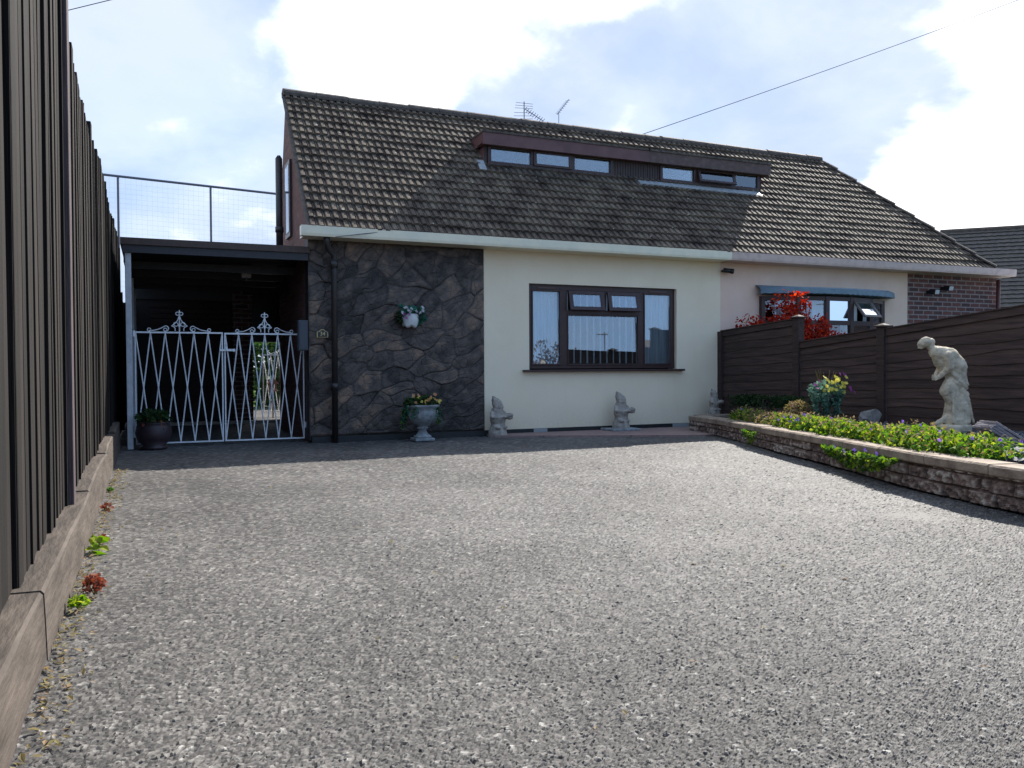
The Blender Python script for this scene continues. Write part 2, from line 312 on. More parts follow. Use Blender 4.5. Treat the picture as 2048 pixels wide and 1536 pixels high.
def blob(name,m,caps,voxel,parent=None,origin=None,rough=.0,rs=12,seed=0,xf=None,sm=6):
    """capsules / ellipsoids fused into one continuous carved surface"""
    bm=bmesh.new()
    for c in caps:
        if c[0]=='e':
            _,p,r=c[:3]; g=bmesh.ops.create_icosphere(bm,subdivisions=3,radius=1)
            rot=Matrix.Rotation(R(c[3]),4,'Y') if len(c)>3 else Matrix.Identity(4)
            bmesh.ops.transform(bm,matrix=Matrix.Translation(p)@rot@Matrix.Diagonal((*r,1)),verts=g['verts'])
        else:
            _,a,b,ra,rb=c[:5]; sq=c[5] if len(c)>5 else 1
            a,b=Vector(a),Vector(b); n=max(9,int((b-a).length/(min(ra,rb)*.35)))
            for i in range(n):
                t=i/(n-1); q=a.lerp(b,t); r=ra+(rb-ra)*t
                g=bmesh.ops.create_icosphere(bm,subdivisions=2,radius=1)
                bmesh.ops.transform(bm,matrix=Matrix.Translation(q)@Matrix.Diagonal((r,r*sq,r,1)),verts=g['verts'])
    me=bpy.data.meshes.new('tmp'); bm.to_mesh(me); bm.free(); o=bpy.data.objects.new('tmp',me); COL.objects.link(o)
    rm=o.modifiers.new('r','REMESH'); rm.mode='VOXEL'; rm.voxel_size=voxel
    s=o.modifiers.new('s','SMOOTH'); s.factor=.5; s.iterations=sm
    dg=bpy.context.evaluated_depsgraph_get(); ev=o.evaluated_get(dg).to_mesh()
    v=np.empty(len(ev.vertices)*3); ev.vertices.foreach_get('co',v); v=v.reshape(-1,3); nn=np.empty(len(ev.vertices)*3); ev.vertices.foreach_get('normal',nn); nn=nn.reshape(-1,3)
    f=[tuple(p.vertices) for p in ev.polygons]; o.evaluated_get(dg).to_mesh_clear(); bpy.data.objects.remove(o)
    if rough:
        d=np.array([mnoise.noise(Vector(p)*rs+Vector((seed,0,0)))+.5*mnoise.noise(Vector(p)*rs*2.3) for p in v]); v=v+nn*(d*rough)[:,None]
    if xf is not None: v=np.array([xf@Vector(p) for p in v])
    return obj(name,v,f,m,parent,True,origin)
def hash2(i,j,s=0):
    x=np.sin(i*127.1+j*311.7+s*74.7)*43758.5453; return x-np.floor(x)
def vor(x,y,seed=0,jit=1.0):
    xi=np.floor(x); yi=np.floor(y); d1=np.full(x.shape,9.); d2=np.full(x.shape,9.); idv=np.zeros(x.shape); cx=np.zeros(x.shape); cy=np.zeros(x.shape)
    for a in (-1,0,1):
        for b in (-1,0,1):
            ci=xi+a; cj=yi+b; px=ci+.5+(hash2(ci,cj,seed)-.5)*jit; py=cj+.5+(hash2(ci,cj,seed+5)-.5)*jit
            d=np.hypot(px-x,py-y); c=d<d1
            d2=np.where(c,d1,np.minimum(d2,d)); idv=np.where(c,hash2(ci,cj,seed+9),idv); cx=np.where(c,px,cx); cy=np.where(c,py,cy); d1=np.where(c,d,d1)
    return d1,d2,idv,cx,cy
def gridmesh(name,V,nu,nv,m,mask=None,attr=None,parent=None,smooth=False,extra=None):
    i=np.arange(nu-1)[:,None]*nv+np.arange(nv-1)[None,:]; F=np.stack([i,i+nv,i+nv+1,i+1],-1).reshape(-1,4)
    if mask is not None: F=F[mask.reshape(-1)]
    V=V.reshape(-1,3)
    if attr is not None: attr=attr.reshape(-1)
    if extra:
        n=len(V); V=np.vstack([V,extra[0]]); F=np.vstack([F,np.array(extra[1])+n]); attr=np.concatenate([attr,np.full(len(extra[0]),.45)])
    us,inv=np.unique(F,return_inverse=True); V=V[us]; F=inv.reshape(-1,4)
    if attr is not None: attr=attr[us]
    off=np.array(BASE[parent.name]) if parent is not None else 0
    me=bpy.data.meshes.new(name); me.vertices.add(len(V)); me.vertices.foreach_set('co',(V-off).reshape(-1))
    me.loops.add(len(F)*4); me.loops.foreach_set('vertex_index',F.reshape(-1).astype(np.int32))
    me.polygons.add(len(F)); me.polygons.foreach_set('loop_start',np.arange(0,len(F)*4,4,dtype=np.int32))
    me.update(calc_edges=True); me.validate()
    me.polygons.foreach_set('use_smooth',[smooth]*len(me.polygons))
    if attr is not None:
        a=me.attributes.new('tone','FLOAT','POINT'); a.data.foreach_set('value',attr.astype(np.float32))
    me.materials.append(m); o=bpy.data.objects.new(name,me); COL.objects.link(o)
    if parent is not None: o.parent=parent; BASE[o.name]=BASE[parent.name]
    else: BASE[o.name]=Vector((0,0,0))
    return o
def leaves(name,m,pts,size,rng,parent=None,origin=None,elong=1.5,up=.3,fold=.35,var=.4):
    """many small folded leaves at the given points"""
    V=[];F=[]
    for p in pts:
        p=Vector(p); s=size*(1+var*(rng.random()*2-1))
        n=Vector((rng.gauss(0,1),rng.gauss(0,1),rng.gauss(0,1)+up)).normalized(); t=n.orthogonal().normalized(); t.rotate(Matrix.Rotation(rng.random()*6.28,3,n)); b=n.cross(t)
        k=len(V); L=t*s*elong; w=b*s*.5; h=n*s*fold*.5
        V+=[p-L*.5,p-w+h,p+L*.5,p+w+h,p-L*.12-w*.95+h,p-L*.12+w*.95+h]
        F+=[(k,k+4,k+1,k+2),(k,k+2,k+3,k+5)]
    return obj(name,V,F,m,parent,False,origin)
# ---------------------------------------------------------------- ground
def terrain():
    xs=np.concatenate([np.linspace(-900,-40,18),np.linspace(-30,40,40),np.linspace(50,900,18)]); ys=np.concatenate([np.linspace(-900,-60,14),np.linspace(-50,40,60),np.linspace(60,900,14)])
    X,Yy=np.meshgrid(xs,ys,indexing='ij'); Z=-.03-3.2*np.clip((-6-Yy)/14,0,1)**1
    V=np.stack([X,Yy,Z],-1); struct(gridmesh('ground',V,len(xs),len(ys),MT['grass']))
terrain()
def driveway():
    rows=[1.0]
    while rows[-1]<14.0: rows.append(rows[-1]+max(.0029*rows[-1],.0035))
    ys=np.array(rows); us=np.arange(-.37,1.5,.0032)
    Yg,Ug=np.meshgrid(ys,us,indexing='ij'); rs=np.random.RandomState(3); Yg=Yg*(1+.0029*.7*(rs.rand(*Yg.shape)-.5)); Xg=Yg*(Ug+.0032*.7*(rs.rand(*Yg.shape)-.5))
    wl=np.interp(Yg,[1,3.2,4.1,5.6,6.9,8.5,9.0,20],[4.75,4.75,5.05,5.6,6.15,6.75,6.9,6.9])
    S=54.
    wx=Xg*S+.35*np.sin(Yg*23+Xg*9); wy=Yg*S+.35*np.sin(Xg*31+2)
    d1,d2,idv,cx,cy=vor(wx,wy,1)
    d1b,d2b,idb,_,_=vor(wx*2.3+7,wy*2.3+3,4)
    edge=np.clip((d2-d1)*2.2,0,1)
    hgt=.0068*(edge**.5)*(.5+.5*idv)+.003*np.clip((d2b-d1b)*2,0,1)*idb+((cx-wx)*(hash2(np.floor(cx),np.floor(cy),3)-.5)+(cy-wy)*(hash2(np.floor(cx),np.floor(cy),6)-.5))*.004
    und=.012*np.sin(Xg*1.7+1)*np.sin(Yg*1.3)+.006*np.sin(Xg*4.1)*np.sin(Yg*3.7+1)
    z=hgt+und*np.clip((9-Yg)/3,0,1)-.012
    left=np.clip((.0-Xg)/.28,0,1)
    z=z-.0*left
    patch=np.array([mnoise.fractal(Vector((a*.9,c*.55,3)),.7,2.,3) for a,c in zip(Xg[::4,::4].reshape(-1),Yg[::4,::4].reshape(-1))]).reshape(Xg[::4,::4].shape).repeat(4,0).repeat(4,1)[:Xg.shape[0],:Xg.shape[1]]
    tone=np.clip(.14+.14*patch+.62*idv*edge**.45+.25*idb*idv+.30*(idv>.955)*idb,0,1)
    mask=((Xg<wl+.15)&(Xg>-.39))[:-1,:-1]
    # coarse surround, just below the dressed surface
    ev=[(-.4,-8,-.018),(9,-8,-.018),(9,1.02,-.018),(-.4,1.02,-.018),(-.5,.9,-.024),(9,.9,-.024),(9,19,-.024),(-.5,19,-.024)]
    struct(gridmesh('driveway',np.stack([Xg,Yg,z],-1),len(ys),len(us),MT['asphalt'],mask,tone,None,False,(np.array(ev,float),[(0,1,2,3),(4,5,6,7)])))
driveway()
pv=MB(); pv.prism([(3.97,9.70),(4.2,9.60),(6.40,8.62),(6.95,8.75),(7.6,9.95),(3.97,9.985)],'z',-.02,.016); struct(pv.build('paving',MT['paving']))
# raised bed soil
WALL=[(6.72,9.35),(6.62,8.75),(6.33,7.85),(5.98,6.95),(5.68,6.1),(5.44,5.45),(5.16,4.75),(4.98,4.3),(4.84,3.85),(4.72,3.4),(4.66,2.9),(4.66,1.6)]
ZT=[.215,.215,.222,.23,.236,.245,.253,.258,.262,.268,.27,.275]
def smoothpath(P,n=6):
    out=[]
    for i in range(len(P)-1):
        p0,p1,p2,p3=[np.array(P[max(0,min(len(P)-1,k))],float) for k in (i-1,i,i+1,i+2)]
        for j in range(n):
            t=j/n; out.append(.5*((2*p1)+(-p0+p2)*t+(2*p0-5*p1+4*p2-p3)*t*t+(-p0+3*p1-3*p2+p3)*t**3))
    out.append(np.array(P[-1],float)); return out
WP=smoothpath([(a[0],a[1],z) for a,z in zip(WALL,ZT)],6)
def wallx(y):
    ys=[p[1] for p in WP][::-1]; xs=[p[0] for p in WP][::-1]; return float(np.interp(y,ys,xs))
def wallz(y):
    ys=[p[1] for p in WP][::-1]; xs=[p[2] for p in WP][::-1]; return float(np.interp(y,ys,xs))
def bed():
    v=[];f=[];n=len(WP)
    for p in WP: v+=[(p[0]+.1,p[1],p[2]-.04),(7.72,p[1]+(.6 if p[1]>9.2 else 0),p[2]-.03)]
    for i in range(n-1): f.append((2*i,2*i+2,2*i+3,2*i+1))
    struct(obj('garden_soil',v,f,'soil'))
bed()
def chips():
    rng=random.Random(5); V=[];F=[]
    for i in range(5200):
        y=2.2+rng.random()**1.2*6.3; x=wallx(y)+.35+rng.random()*(7.6-wallx(y)-.3)
        s=.018+.03*rng.random(); z=wallz(y)-.03+rng.random()*.02
        rot=Matrix.Rotation(rng.random()*6.28,3,'Z')@Matrix.Rotation(rng.gauss(0,.35),3,'X')@Matrix.Rotation(rng.gauss(0,.35),3,'Y')
        k=len(V); m=rng.randint(4,6); a0=rng.random()*6
        ring=[(s*(.7+.5*rng.random())*math.cos(a0+6.28*j/m),s*(.7+.5*rng.random())*math.sin(a0+6.28*j/m)) for j in range(m)]
        for h in (-.006,.006):
            for q in ring: V.append(tuple(rot@Vector((q[0],q[1],h))+Vector((x,y,z))))
        F.append(tuple(k+j for j in reversed(range(m)))); F.append(tuple(k+m+j for j in range(m)))
        for j in range(m): F.append((k+j,k+(j+1)%m,k+m+(j+1)%m,k+m+j))
    tag(obj('slate_gravel',V,F,'slate_chip'),'loose blue grey slate chippings covering the raised bed','gravel',kind='stuff')
chips()
# ---------------------------------------------------------------- retaining wall
def retaining():
    t=thing('garden_wall',(5.5,6,0),'low curved retaining wall of reclaimed brick with a flat concrete coping beside the driveway','wall')
    rng=random.Random(3)
    P=smoothpath([(a[0],a[1],z) for a,z in zip(WALL,ZT)],16)
    # arc length
    s=[0]
    for i in range(1,len(P)): s.append(s[-1]+float(np.hypot(P[i][0]-P[i-1][0],P[i][1]-P[i-1][1])))
    S=np.array(s); PX=np.array([p[0] for p in P]); PY=np.array([p[1] for p in P]); PZ=np.array([p[2] for p in P])
    def at(d): 
        x,y,z=np.interp(d,S,PX),np.interp(d,S,PY),np.interp(d,S,PZ); x2,y2=np.interp(d+.02,S,PX),np.interp(d+.02,S,PY); x1,y1=np.interp(d-.02,S,PX),np.interp(d-.02,S,PY)
        l=math.hypot(x2-x1,y2-y1); return x,y,z,(y2-y1)/l,-(x2-x1)/l   # normal to the driveway side
    # brick face : displaced grid
    nu=int(S[-1]/.012); nv=24; V=np.zeros((nu,nv,3)); tone=np.zeros((nu,nv))
    for i in range(nu):
        d=S[-1]*i/(nu-1); x,y,z,nx,ny=at(d)
        for j in range(nv):
            h=(z-.07)*j/(nv-1); row=int(h/.088+.0001*0); fr=h/.088-row
            u=d/.25+(.5 if row%2 else 0)+.12*math.sin(row*3+d); cell=math.floor(u); fu=u-cell
            w=.11+.05*math.sin(row*7.1+cell*3.3); joint=min(fr,1-fr)<.07 or min(fu,1-fu)<.03
            r=float(hash2(np.float64(cell),np.float64(row),2)); n=mnoise.noise(Vector((d*22,h*30,1)))
            o=.018+.020*r+.013*n+.009*mnoise.noise(Vector((d*60,h*60,3)))-(.016 if joint else 0)
            V[i,j]=(x-nx*-o,y-ny*-o,h); tone[i,j]=(.2+.2*n if joint else .22+.55*r+.75*n)
    m=mat('old_brick_faces',(.07,.052,.044),.92,(.40,.35,.29),attr='tone',bump=.006,bscale=70,col3=(.19,.125,.10))
    gridmesh('brickwork',V,nu,nv,m,None,tone,t)
    b=MB()
    for i in range(0,len(P)-1,2):
        a,c=P[i],P[min(i+2,len(P)-1)]; b.hexa([(a[0]+.012,a[1],0),(a[0]+.16,a[1],0),(c[0]+.16,c[1],0),(c[0]+.012,c[1],0),(a[0]+.012,a[1],a[2]-.071),(a[0]+.16,a[1],a[2]-.071),(c[0]+.16,c[1],c[2]-.071),(c[0]+.012,c[1],c[2]-.071)])
    b.build('wall_core',MT['wallstone'],t)
    # coping slabs
    d=0; L=.62
    while d<S[-1]-.05:
        e=min(d+L*(.9+.2*rng.random()),S[-1]); b=MB(); n=6; V=[]; lift=rng.uniform(-.003,.003)
        for k in range(n+1):
            x,y,z,nx,ny=at(d+.004+(e-d-.008)*k/n); q=mnoise.noise(Vector((x*9,y*9,0)))*.006; z+=lift
            for (o,zz) in ((.045+q,z-.068),(.05+q,z-.06),(.052+q,z-.012),(.038+q,z),(-.17,z-.002),(-.18,z-.03),(-.18,z-.068)): V.append((x+nx*o,y+ny*o,zz))
        F=[]
        for k in range(n):
            for j in range(7): a=k*7+j; c=k*7+(j+1)%7; F.append((a,c,c+7,a+7))
        F.append(tuple(range(7))[::-1]); F.append(tuple(n*7+j for j in range(7)))
        b.add(V,F); b.build('coping_slab',MT['coping'],t); d=e
    # end return towards the house
    b=MB(); b.box(6.80,7.5,9.30,9.44,0,.148); b.build('end_brickwork',MT['wallstone'],t)
    b=MB(); b.box(6.86,7.62,9.26,9.50,.1485,.213); b.build('end_coping',MT['coping'],t,bevel=.006)
retaining()
# ---------------------------------------------------------------- house pieces
TAN=1.118; Y0,Z0=9.72,2.50; YR=11.6; ZR=Z0+(YR-Y0)*TAN; SLEN=math.hypot(YR-Y0,ZR-Z0); CT,ST=(YR-Y0)/SLEN,(ZR-Z0)/SLEN
def hipx(y): return 13.22-(y-Y0)*(13.22-11.08)/(YR-Y0)
def tiles(name,x0,x1,parent,seed,hip=False,hole=None):
    NC=18; g=SLEN/NC; per=.098; step=.033; rng=random.Random(seed); V=[];F=[]
    prof=[(0,-.006),(.07,.016),(.20,.017),(.42,.017),(.56,.016),(.63,-.004),(.70,-.004),(.75,.005),(.84,.005),(.91,-.006)]
    xs=[];hs=[]
    x=x0
    while x<x1:
        for a,h in prof:
            if x+a*per<x1: xs.append(x+a*per); hs.append(h)
        x+=per
    xs.append(x1); hs.append(0)
    for c in range(NC):
        s0=c*g; s1=(c+1)*g+.02; n=len(xs)
        jit={}
        def J(x):
            k=int((x-x0)/(per*2)+(c%2)*.5*0); 
            if k not in jit: jit[k]=(rng.uniform(-.004,.004)+(-.012 if rng.random()<.02 else 0),rng.uniform(-.002,.003))
            return jit[k]
        xm=hipx(Y0+s0*CT)-.02 if hip else 1e9
        k0=len(V); cnt=0
        for x,h in zip(xs,hs):
            xx=min(x,xm); j=J(x)
            wav=.007*mnoise.noise(Vector((x*.8,c*.35,seed)))
            for q,(s,hh) in enumerate(((s0-.004+j[0],-.004),(s0+j[0],h+step+j[1]),(s1+j[0],h*1.0+j[1]*.5))):
                hh+=wav
                V.append((xx,Y0+s*CT-hh*ST,Z0+s*ST+hh*CT))
            cnt+=1
            if x>=xm: break
        for i in range(cnt-1):
            if hole:
                xx=V[k0+3*i][0]; yy=Y0+s0*CT
                if hole[0]<xx<hole[1] and hole[2]<yy<hole[3]: continue
            a=k0+3*i; F.append((a,a+3,a+4,a+1)); F.append((a+1,a+4,a+5,a+2))
    o=obj(name,V,F,'tile',parent); return o
def tilemat_spots():
    m=MT['tile']; nt=m.node_tree; N=nt.nodes; L=nt.links; b=N['Principled BSDF']; src=b.inputs['Base Color'].links[0].from_socket
    tc=N.new('ShaderNodeTexCoord'); v=N.new('ShaderNodeTexVoronoi'); v.inputs['Scale'].default_value=5.5; v.inputs['Randomness'].default_value=1; L.new(tc.outputs['Object'],v.inputs['Vector'])
    n=N.new('ShaderNodeTexNoise'); n.inputs['Scale'].default_value=35; n.inputs['Detail'].default_value=6; L.new(tc.outputs['Object'],n.inputs['Vector'])
    s=N.new('ShaderNodeMath'); s.operation='MULTIPLY_ADD'; L.new(n.outputs[0],s.inputs[0]); s.inputs[1].default_value=.22; L.new(v.outputs['Distance'],s.inputs[2])
    r=N.new('ShaderNodeValToRGB'); r.color_ramp.elements[0].color=(1,1,1,1); r.color_ramp.elements[0].position=.17; r.color_ramp.elements[1].color=(0,0,0,1); r.color_ramp.elements[1].position=.20; L.new(s.outputs[0],r.inputs[0])
    mx=N.new('ShaderNodeMix'); mx.data_type='RGBA'; L.new(r.outputs[0],mx.inputs['Factor']); L.new(src,mx.inputs[6]); mx.inputs[7].default_value=(.34,.33,.29,1)
    L.new(mx.outputs[2],b.inputs['Base Color'])
tilemat_spots()
def wallgrid(x0,x1,z0,z1,y,holes,th=.22):
    xs=sorted({x0,x1,*[h[0] for h in holes],*[h[1] for h in holes]}); zs=sorted({z0,z1,*[h[2] for h in holes],*[h[3] for h in holes]})
    b=MB(); V=[(x,y,z) for x in xs for z in zs]; n=len(zs); F=[]
    for i in range(len(xs)-1):
        for j in range(n-1):
            cx=(xs[i]+xs[i+1])/2; cz=(zs[j]+zs[j+1])/2
            if any(h[0]<cx<h[1] and h[2]<cz<h[3] for h in holes): continue
            F.append((i*n+j,(i+1)*n+j,(i+1)*n+j+1,i*n+j+1))
    b.add(V,F)
    for h in holes: # reveals
        a,c,d,e=h; b.add([(a,y,d),(c,y,d),(c,y,e),(a,y,e),(a,y+th,d),(c,y+th,d),(c,y+th,e),(a,y+th,e)],[(0,4,5,1),(1,5,6,2),(2,6,7,3),(3,7,4,0)])
    return b
def frame(b,x0,x1,z0,z1,y0,y1,w,wt=None,wb=None):
    wt=wt or w; wb=wb or w
    b.box(x0,x0+w,y0,y1,z0,z1); b.box(x1-w,x1,y0,y1,z0,z1); b.box(x0+w,x1-w,y0,y1,z1-wt,z1); b.box(x0+w,x1-w,y0,y1,z0,z0+wb); return b
def pane(name,x0,x1,z0,z1,y,parent,tilt=0):
    b=MB(); b.box(x0,x1,y,y+.012,z0,z1); b.v=[(q[0],q[1]+(q[2]-z0)*math.tan(R(tilt)),q[2]) for q in b.v]; return b.build(name,MT['glass'],parent)
# ---------------- left house
H=thing('semi_detached_house',(4.7,11,0),'cream rendered left half of the pair with dark stone cladding and a brown window','house')
wb=wallgrid(3.955,7.70,.065,2.42,10.0,[(4.60,6.93,.845,1.992)]); wb.build('rendered_wall',MT['cream'],H,fix=False)
MB().box(3.955,7.70,10.004,10.2,-.02,.0648).build('damp_proof_course',MT['dpc'],H)
for a,c in ((4.66,4.86),(6.86,7.14)): MB().box(a,c,9.996,10.003,.012,.062).build('air_vent',MT['grey_patch'],H)
# stone cladding
def cladding():
    x0,x1,z0,z1=1.72,3.952,.07,2.40; nx=int((x1-x0)/.0085); nz=int((z1-z0)/.0085)
    xs=np.linspace(x0,x1,nx); zs=np.linspace(z0,z1,nz); Xg,Zg=np.meshgrid(xs,zs,indexing='ij')
    wx=Xg+.035*np.sin(Zg*5.3+1)+.018*np.sin(Zg*13+Xg*7); wz=Zg+.05*np.sin(Xg*4.1)+.014*np.sin(Xg*15+Zg*8)
    ang=.5*np.sin(Xg*2.1+Zg*1.3)+.35
    u=wx*.93+wz*.36; v=-wx*.36+wz*.93
    d1,d2,idv,cx,cy=vor(u*2.7,v*4.6+.5*np.sin(u*2.2+v*1.7),11)
    e1,e2,idb,bx,by=vor(u*9.5+3,v*15+1,17)
    ed=np.clip((d2-d1)*8,0,1)**.6; ee=np.clip((e2-e1)*7,0,1)**.6
    sx=(hash2(np.floor(cx),np.floor(cy),21)-.5)*2; sz=(hash2(np.floor(cx),np.floor(cy),22)-.5)*2
    tilt=(cx-u*2.7)*sx*.016+(cy-v*4.6)*sz*.018
    tilt2=((bx-(u*9.5+3))*(idb-.5)+(by-(v*15+1))*(hash2(np.floor(bx),np.floor(by),8)-.5))*.010
    nz_=np.array([mnoise.fractal(Vector((a*7,c*7,0)),.8,2.1,5) for a,c in zip(Xg.reshape(-1),Zg.reshape(-1))]).reshape(Xg.shape)
    hgt=.012*ed*(.35+.65*idv)+tilt*.8+tilt2*1.1+.005*ee+.004*nz_
    edge=np.minimum(np.minimum(Xg-x0,x1-Xg),np.minimum(Zg-z0,z1-Zg)); hgt=np.clip(hgt,-.01,.055)*np.clip(edge/.02,0,1)
    big=np.sin(Xg*3.1+1.2*np.sin(Zg*2.3))*np.sin(Zg*2.7+.8*np.sin(Xg*4))
    tone=np.clip(.03+.50*idv+.38*nz_+.20*idb+.14*big,0,1)*(.3+.7*ed)*(.62+.38*ee)
    m=mat('slate_cladding',(.022,.017,.015),.65,(.26,.165,.105),attr='tone',bump=.004,bscale=50,col3=(.098,.074,.062),spec=.45)
    gridmesh('stone_cladding',np.stack([Xg,9.985-hgt,Zg],-1),nx,nz,m,None,tone,H)
    b=MB(); b.box(1.72,3.952,9.99,10.2,.02,2.42); b.build('cladding_backing',MT['dpc'],H)
    MB().box(1.74,3.95,9.93,9.99,-.02,.066).build('cladding_plinth',MT['dpc'],H)
cladding()
# gable and rear body
g=MB(); g.prism([(10.2,-.02),(12.4,-.02),(12.4,2.45),(11.62,ZR-.03),(YR-.02,ZR-.04),(9.80,2.52),(9.80,2.42),(10.2,2.42)],'x',1.722,1.95); g.build('gable_wall',MT['gable'],H)
MB().box(5.0,7.69,12.4,17,-.02,2.3).build('rear_extension',MT['redbrick_y'],H)
rb=MB(); rb.add([(1.72,YR,ZR-.02),(7.70,YR,ZR-.02),(7.70,12.46,2.42),(1.72,12.46,2.42)],[(0,1,2,3)]); rb.build('rear_roof',MT['ridge'],H)
MB().box(1.95,7.69,12.2,12.4,-.02,2.44).build('rear_wall',MT['redbrick'],H)
tiles('roof_tiles',1.70,7.70,H,1,hole=(4.34,6.88,10.86,11.06))
un=MB(); un.add([(1.72,Y0+.1,Z0+.06),(7.7,Y0+.1,Z0+.06),(7.7,YR,ZR-.05),(1.72,YR,ZR-.05)],[(0,1,2,3)]); un.build('roof_felt',MT['dpc'],H)
vb=MB(); vb.bar((1.69,Y0+.0,Z0+.0),(1.69,YR,ZR),.05,.022,(0,-ST,CT)); vb.build('verge',MT['ridge'],H)
def ridge(x0,x1,parent,seed):
    rng=random.Random(seed); x=x0
    b=MB()
    while x<x1-.02:
        e=min(x+.44,x1); n=8; dz=rng.uniform(-.006,.006); pts=[]
        for xx,rr in ((x,.078),(e-.004,.074)):
            for k in range(n+1):
                a=math.pi*(-.12+1.24*k/n); pts.append((xx,YR-rr*1.25*math.cos(a),ZR-.015+dz+rr*math.sin(a)))
        F=[(k,k+1,n+2+k,n+1+k) for k in range(n)]+[tuple(range(n+1)),tuple(2*n+1-i for i in range(n+1))]
        b.add(pts,F); x=e
    b.build('ridge_tiles',MT['ridge'],parent)
ridge(1.68,7.70,H,2)
def gutter(x0,x1,m,parent,ztop,name='gutter'):
    # box soffit + fascia + half-deep gutter
    b=MB(); b.box(x0+.03,x1,9.80,9.998,2.405,2.43); b.box(x0+.03,x1,9.80,9.825,2.4302,2.52); b.build('soffit_fascia',m,parent)
    b=MB(); b.prism([(9.692,2.435),(9.70,2.405),(9.797,2.405),(9.797,2.44),(9.79,2.415),(9.71,2.415),(9.70,2.44),(9.70,2.522),(9.688,2.524)],'x',x0,x1)
    b.prism([(9.69,2.41),(9.797,2.41),(9.797,2.52),(9.69,2.52)],'x',x0-.004,x0); b.prism([(9.69,2.41),(9.797,2.41),(9.797,2.52),(9.69,2.52)],'x',x1,x1+.004)
    b.build(name,m,parent)
gutter(1.60,7.665,MT['cream_plastic'],H,0)
# window
def bigwindow():
    w=MB(); y0,y1=10.05,10.11
    frame(w,4.602,6.928,.86,1.990,y0,y1,.055,.07,.045)
    w.box(5.10,5.19,y0,y1,.905,1.92); w.box(6.325,6.405,y0,y1,.905,1.92); w.box(5.19,6.325,y0,y1,1.60,1.655); w.box(5.745,5.80,y0,y1,1.655,1.92)
    wo=w.build('window_frame',MT['brown_frame'],H,bevel=.004)
    BASE[wo.name]=BASE[H.name]
    MB().box(4.50,7.03,9.93,10.05,.818,.846).build('window_sill',MT['brown_frame'],H,bevel=.004)
    for a,c in ((4.657,5.10),(6.405,6.873)):
        b=MB(); frame(b,a,c,.905,1.92,10.04,10.056,.022); b.build('fixed_sash',MT['brown_frame'],wo,bevel=.003)
        pane('pane',a+.022,c-.022,.925,1.90,10.062,wo,.9 if a<5 else 0)
    b=MB(); frame(b,5.19,6.325,.905,1.60,10.04,10.056,.018); b.build('fixed_sash',MT['brown_frame'],wo,bevel=.003)
    pane('pane',5.208,6.307,.922,1.583,10.062,wo,1.3)
    for a,c in ((5.20,5.742),(5.803,6.318)):
        # top-hung vents pushed open: rotated about the top edge
        b=MB(); frame(b,a,c,1.645,1.915,10.018,10.045,.058,.05,.05)
        ang=R(-13); P=[]
        for v in b.v:
            dy,dz=v[1]-10.03,v[2]-1.915; P.append((v[0],10.03+dy*math.cos(ang)-dz*math.sin(ang)*-1*-1,1.915+dy*math.sin(ang)*-1*-1+dz*math.cos(ang)))
        b.v=P; s=b.build('opening_sash',MT['brown_frame'],wo,bevel=.003)
        q=MB(); q.box(a+.05,c-.05,10.028,10.036,1.69,1.87); q.v=[(v[0],10.03+(v[1]-10.03)*math.cos(ang)-(v[2]-1.915)*math.sin(ang),1.915+(v[1]-10.03)*math.sin(ang)+(v[2]-1.915)*math.cos(ang)) for v in q.v]
        q.build('pane',MT['glass'],wo)
    for a,c in ((4.75,5.0),(6.5,6.78)): MB().box(a,c,10.04,10.05,1.935,1.952).build('trickle_vent',mat('vent_brown',(.12,.06,.05),.5),wo)
    # blinds: vertical louvre slats seen edge-on in the middle, net curtains in the sides
    rng=random.Random(1)
    b=MB()
    for i in range(11):
        x=5.235+i*.104; a=R(20+rng.uniform(-5,5)); dx,dy=.017*math.cos(a),.03*math.sin(a)
        b.add([(x-dx,10.135-dy,.93),(x+dx,10.135+dy,.93),(x+dx,10.135+dy,1.9),(x-dx,10.135-dy,1.9)],[(0,1,2,3)])
    b.box(5.2,6.4,10.18,10.23,1.9,1.93); b.build('vertical_blind',MT['blind'],wo)
    for x0,x1 in ((4.62,5.16),(6.36,6.9)):
        n=60; V=[]
        for k in range(n): 
            x=x0+(x1-x0)*k/(n-1); y=10.17+.018*math.sin(k*1.15)+.01*math.sin(k*.43)
            V+=[(x,y,.9),(x+.006*math.sin(k),y,1.93)]
        obj('net_curtain',V,[(2*k,2*k+2,2*k+3,2*k+1) for k in range(n-1)],'net_curtain',wo,True)
    c=MB(); c.tube([(5.4+.07*math.cos(t)*(1 if t<3.14 else 1),10.16,1.25+.33*math.sin(t)) for t in np.linspace(math.pi/2,math.pi*2.5,40)],.004,5); c.build('blind_cord',MT['grey_plastic'],wo)
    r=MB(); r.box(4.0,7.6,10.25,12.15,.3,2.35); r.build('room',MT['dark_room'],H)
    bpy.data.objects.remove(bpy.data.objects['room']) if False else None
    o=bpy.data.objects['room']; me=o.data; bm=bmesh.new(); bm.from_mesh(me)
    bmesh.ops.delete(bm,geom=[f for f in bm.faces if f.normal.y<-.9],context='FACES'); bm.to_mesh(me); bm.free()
bigwindow()
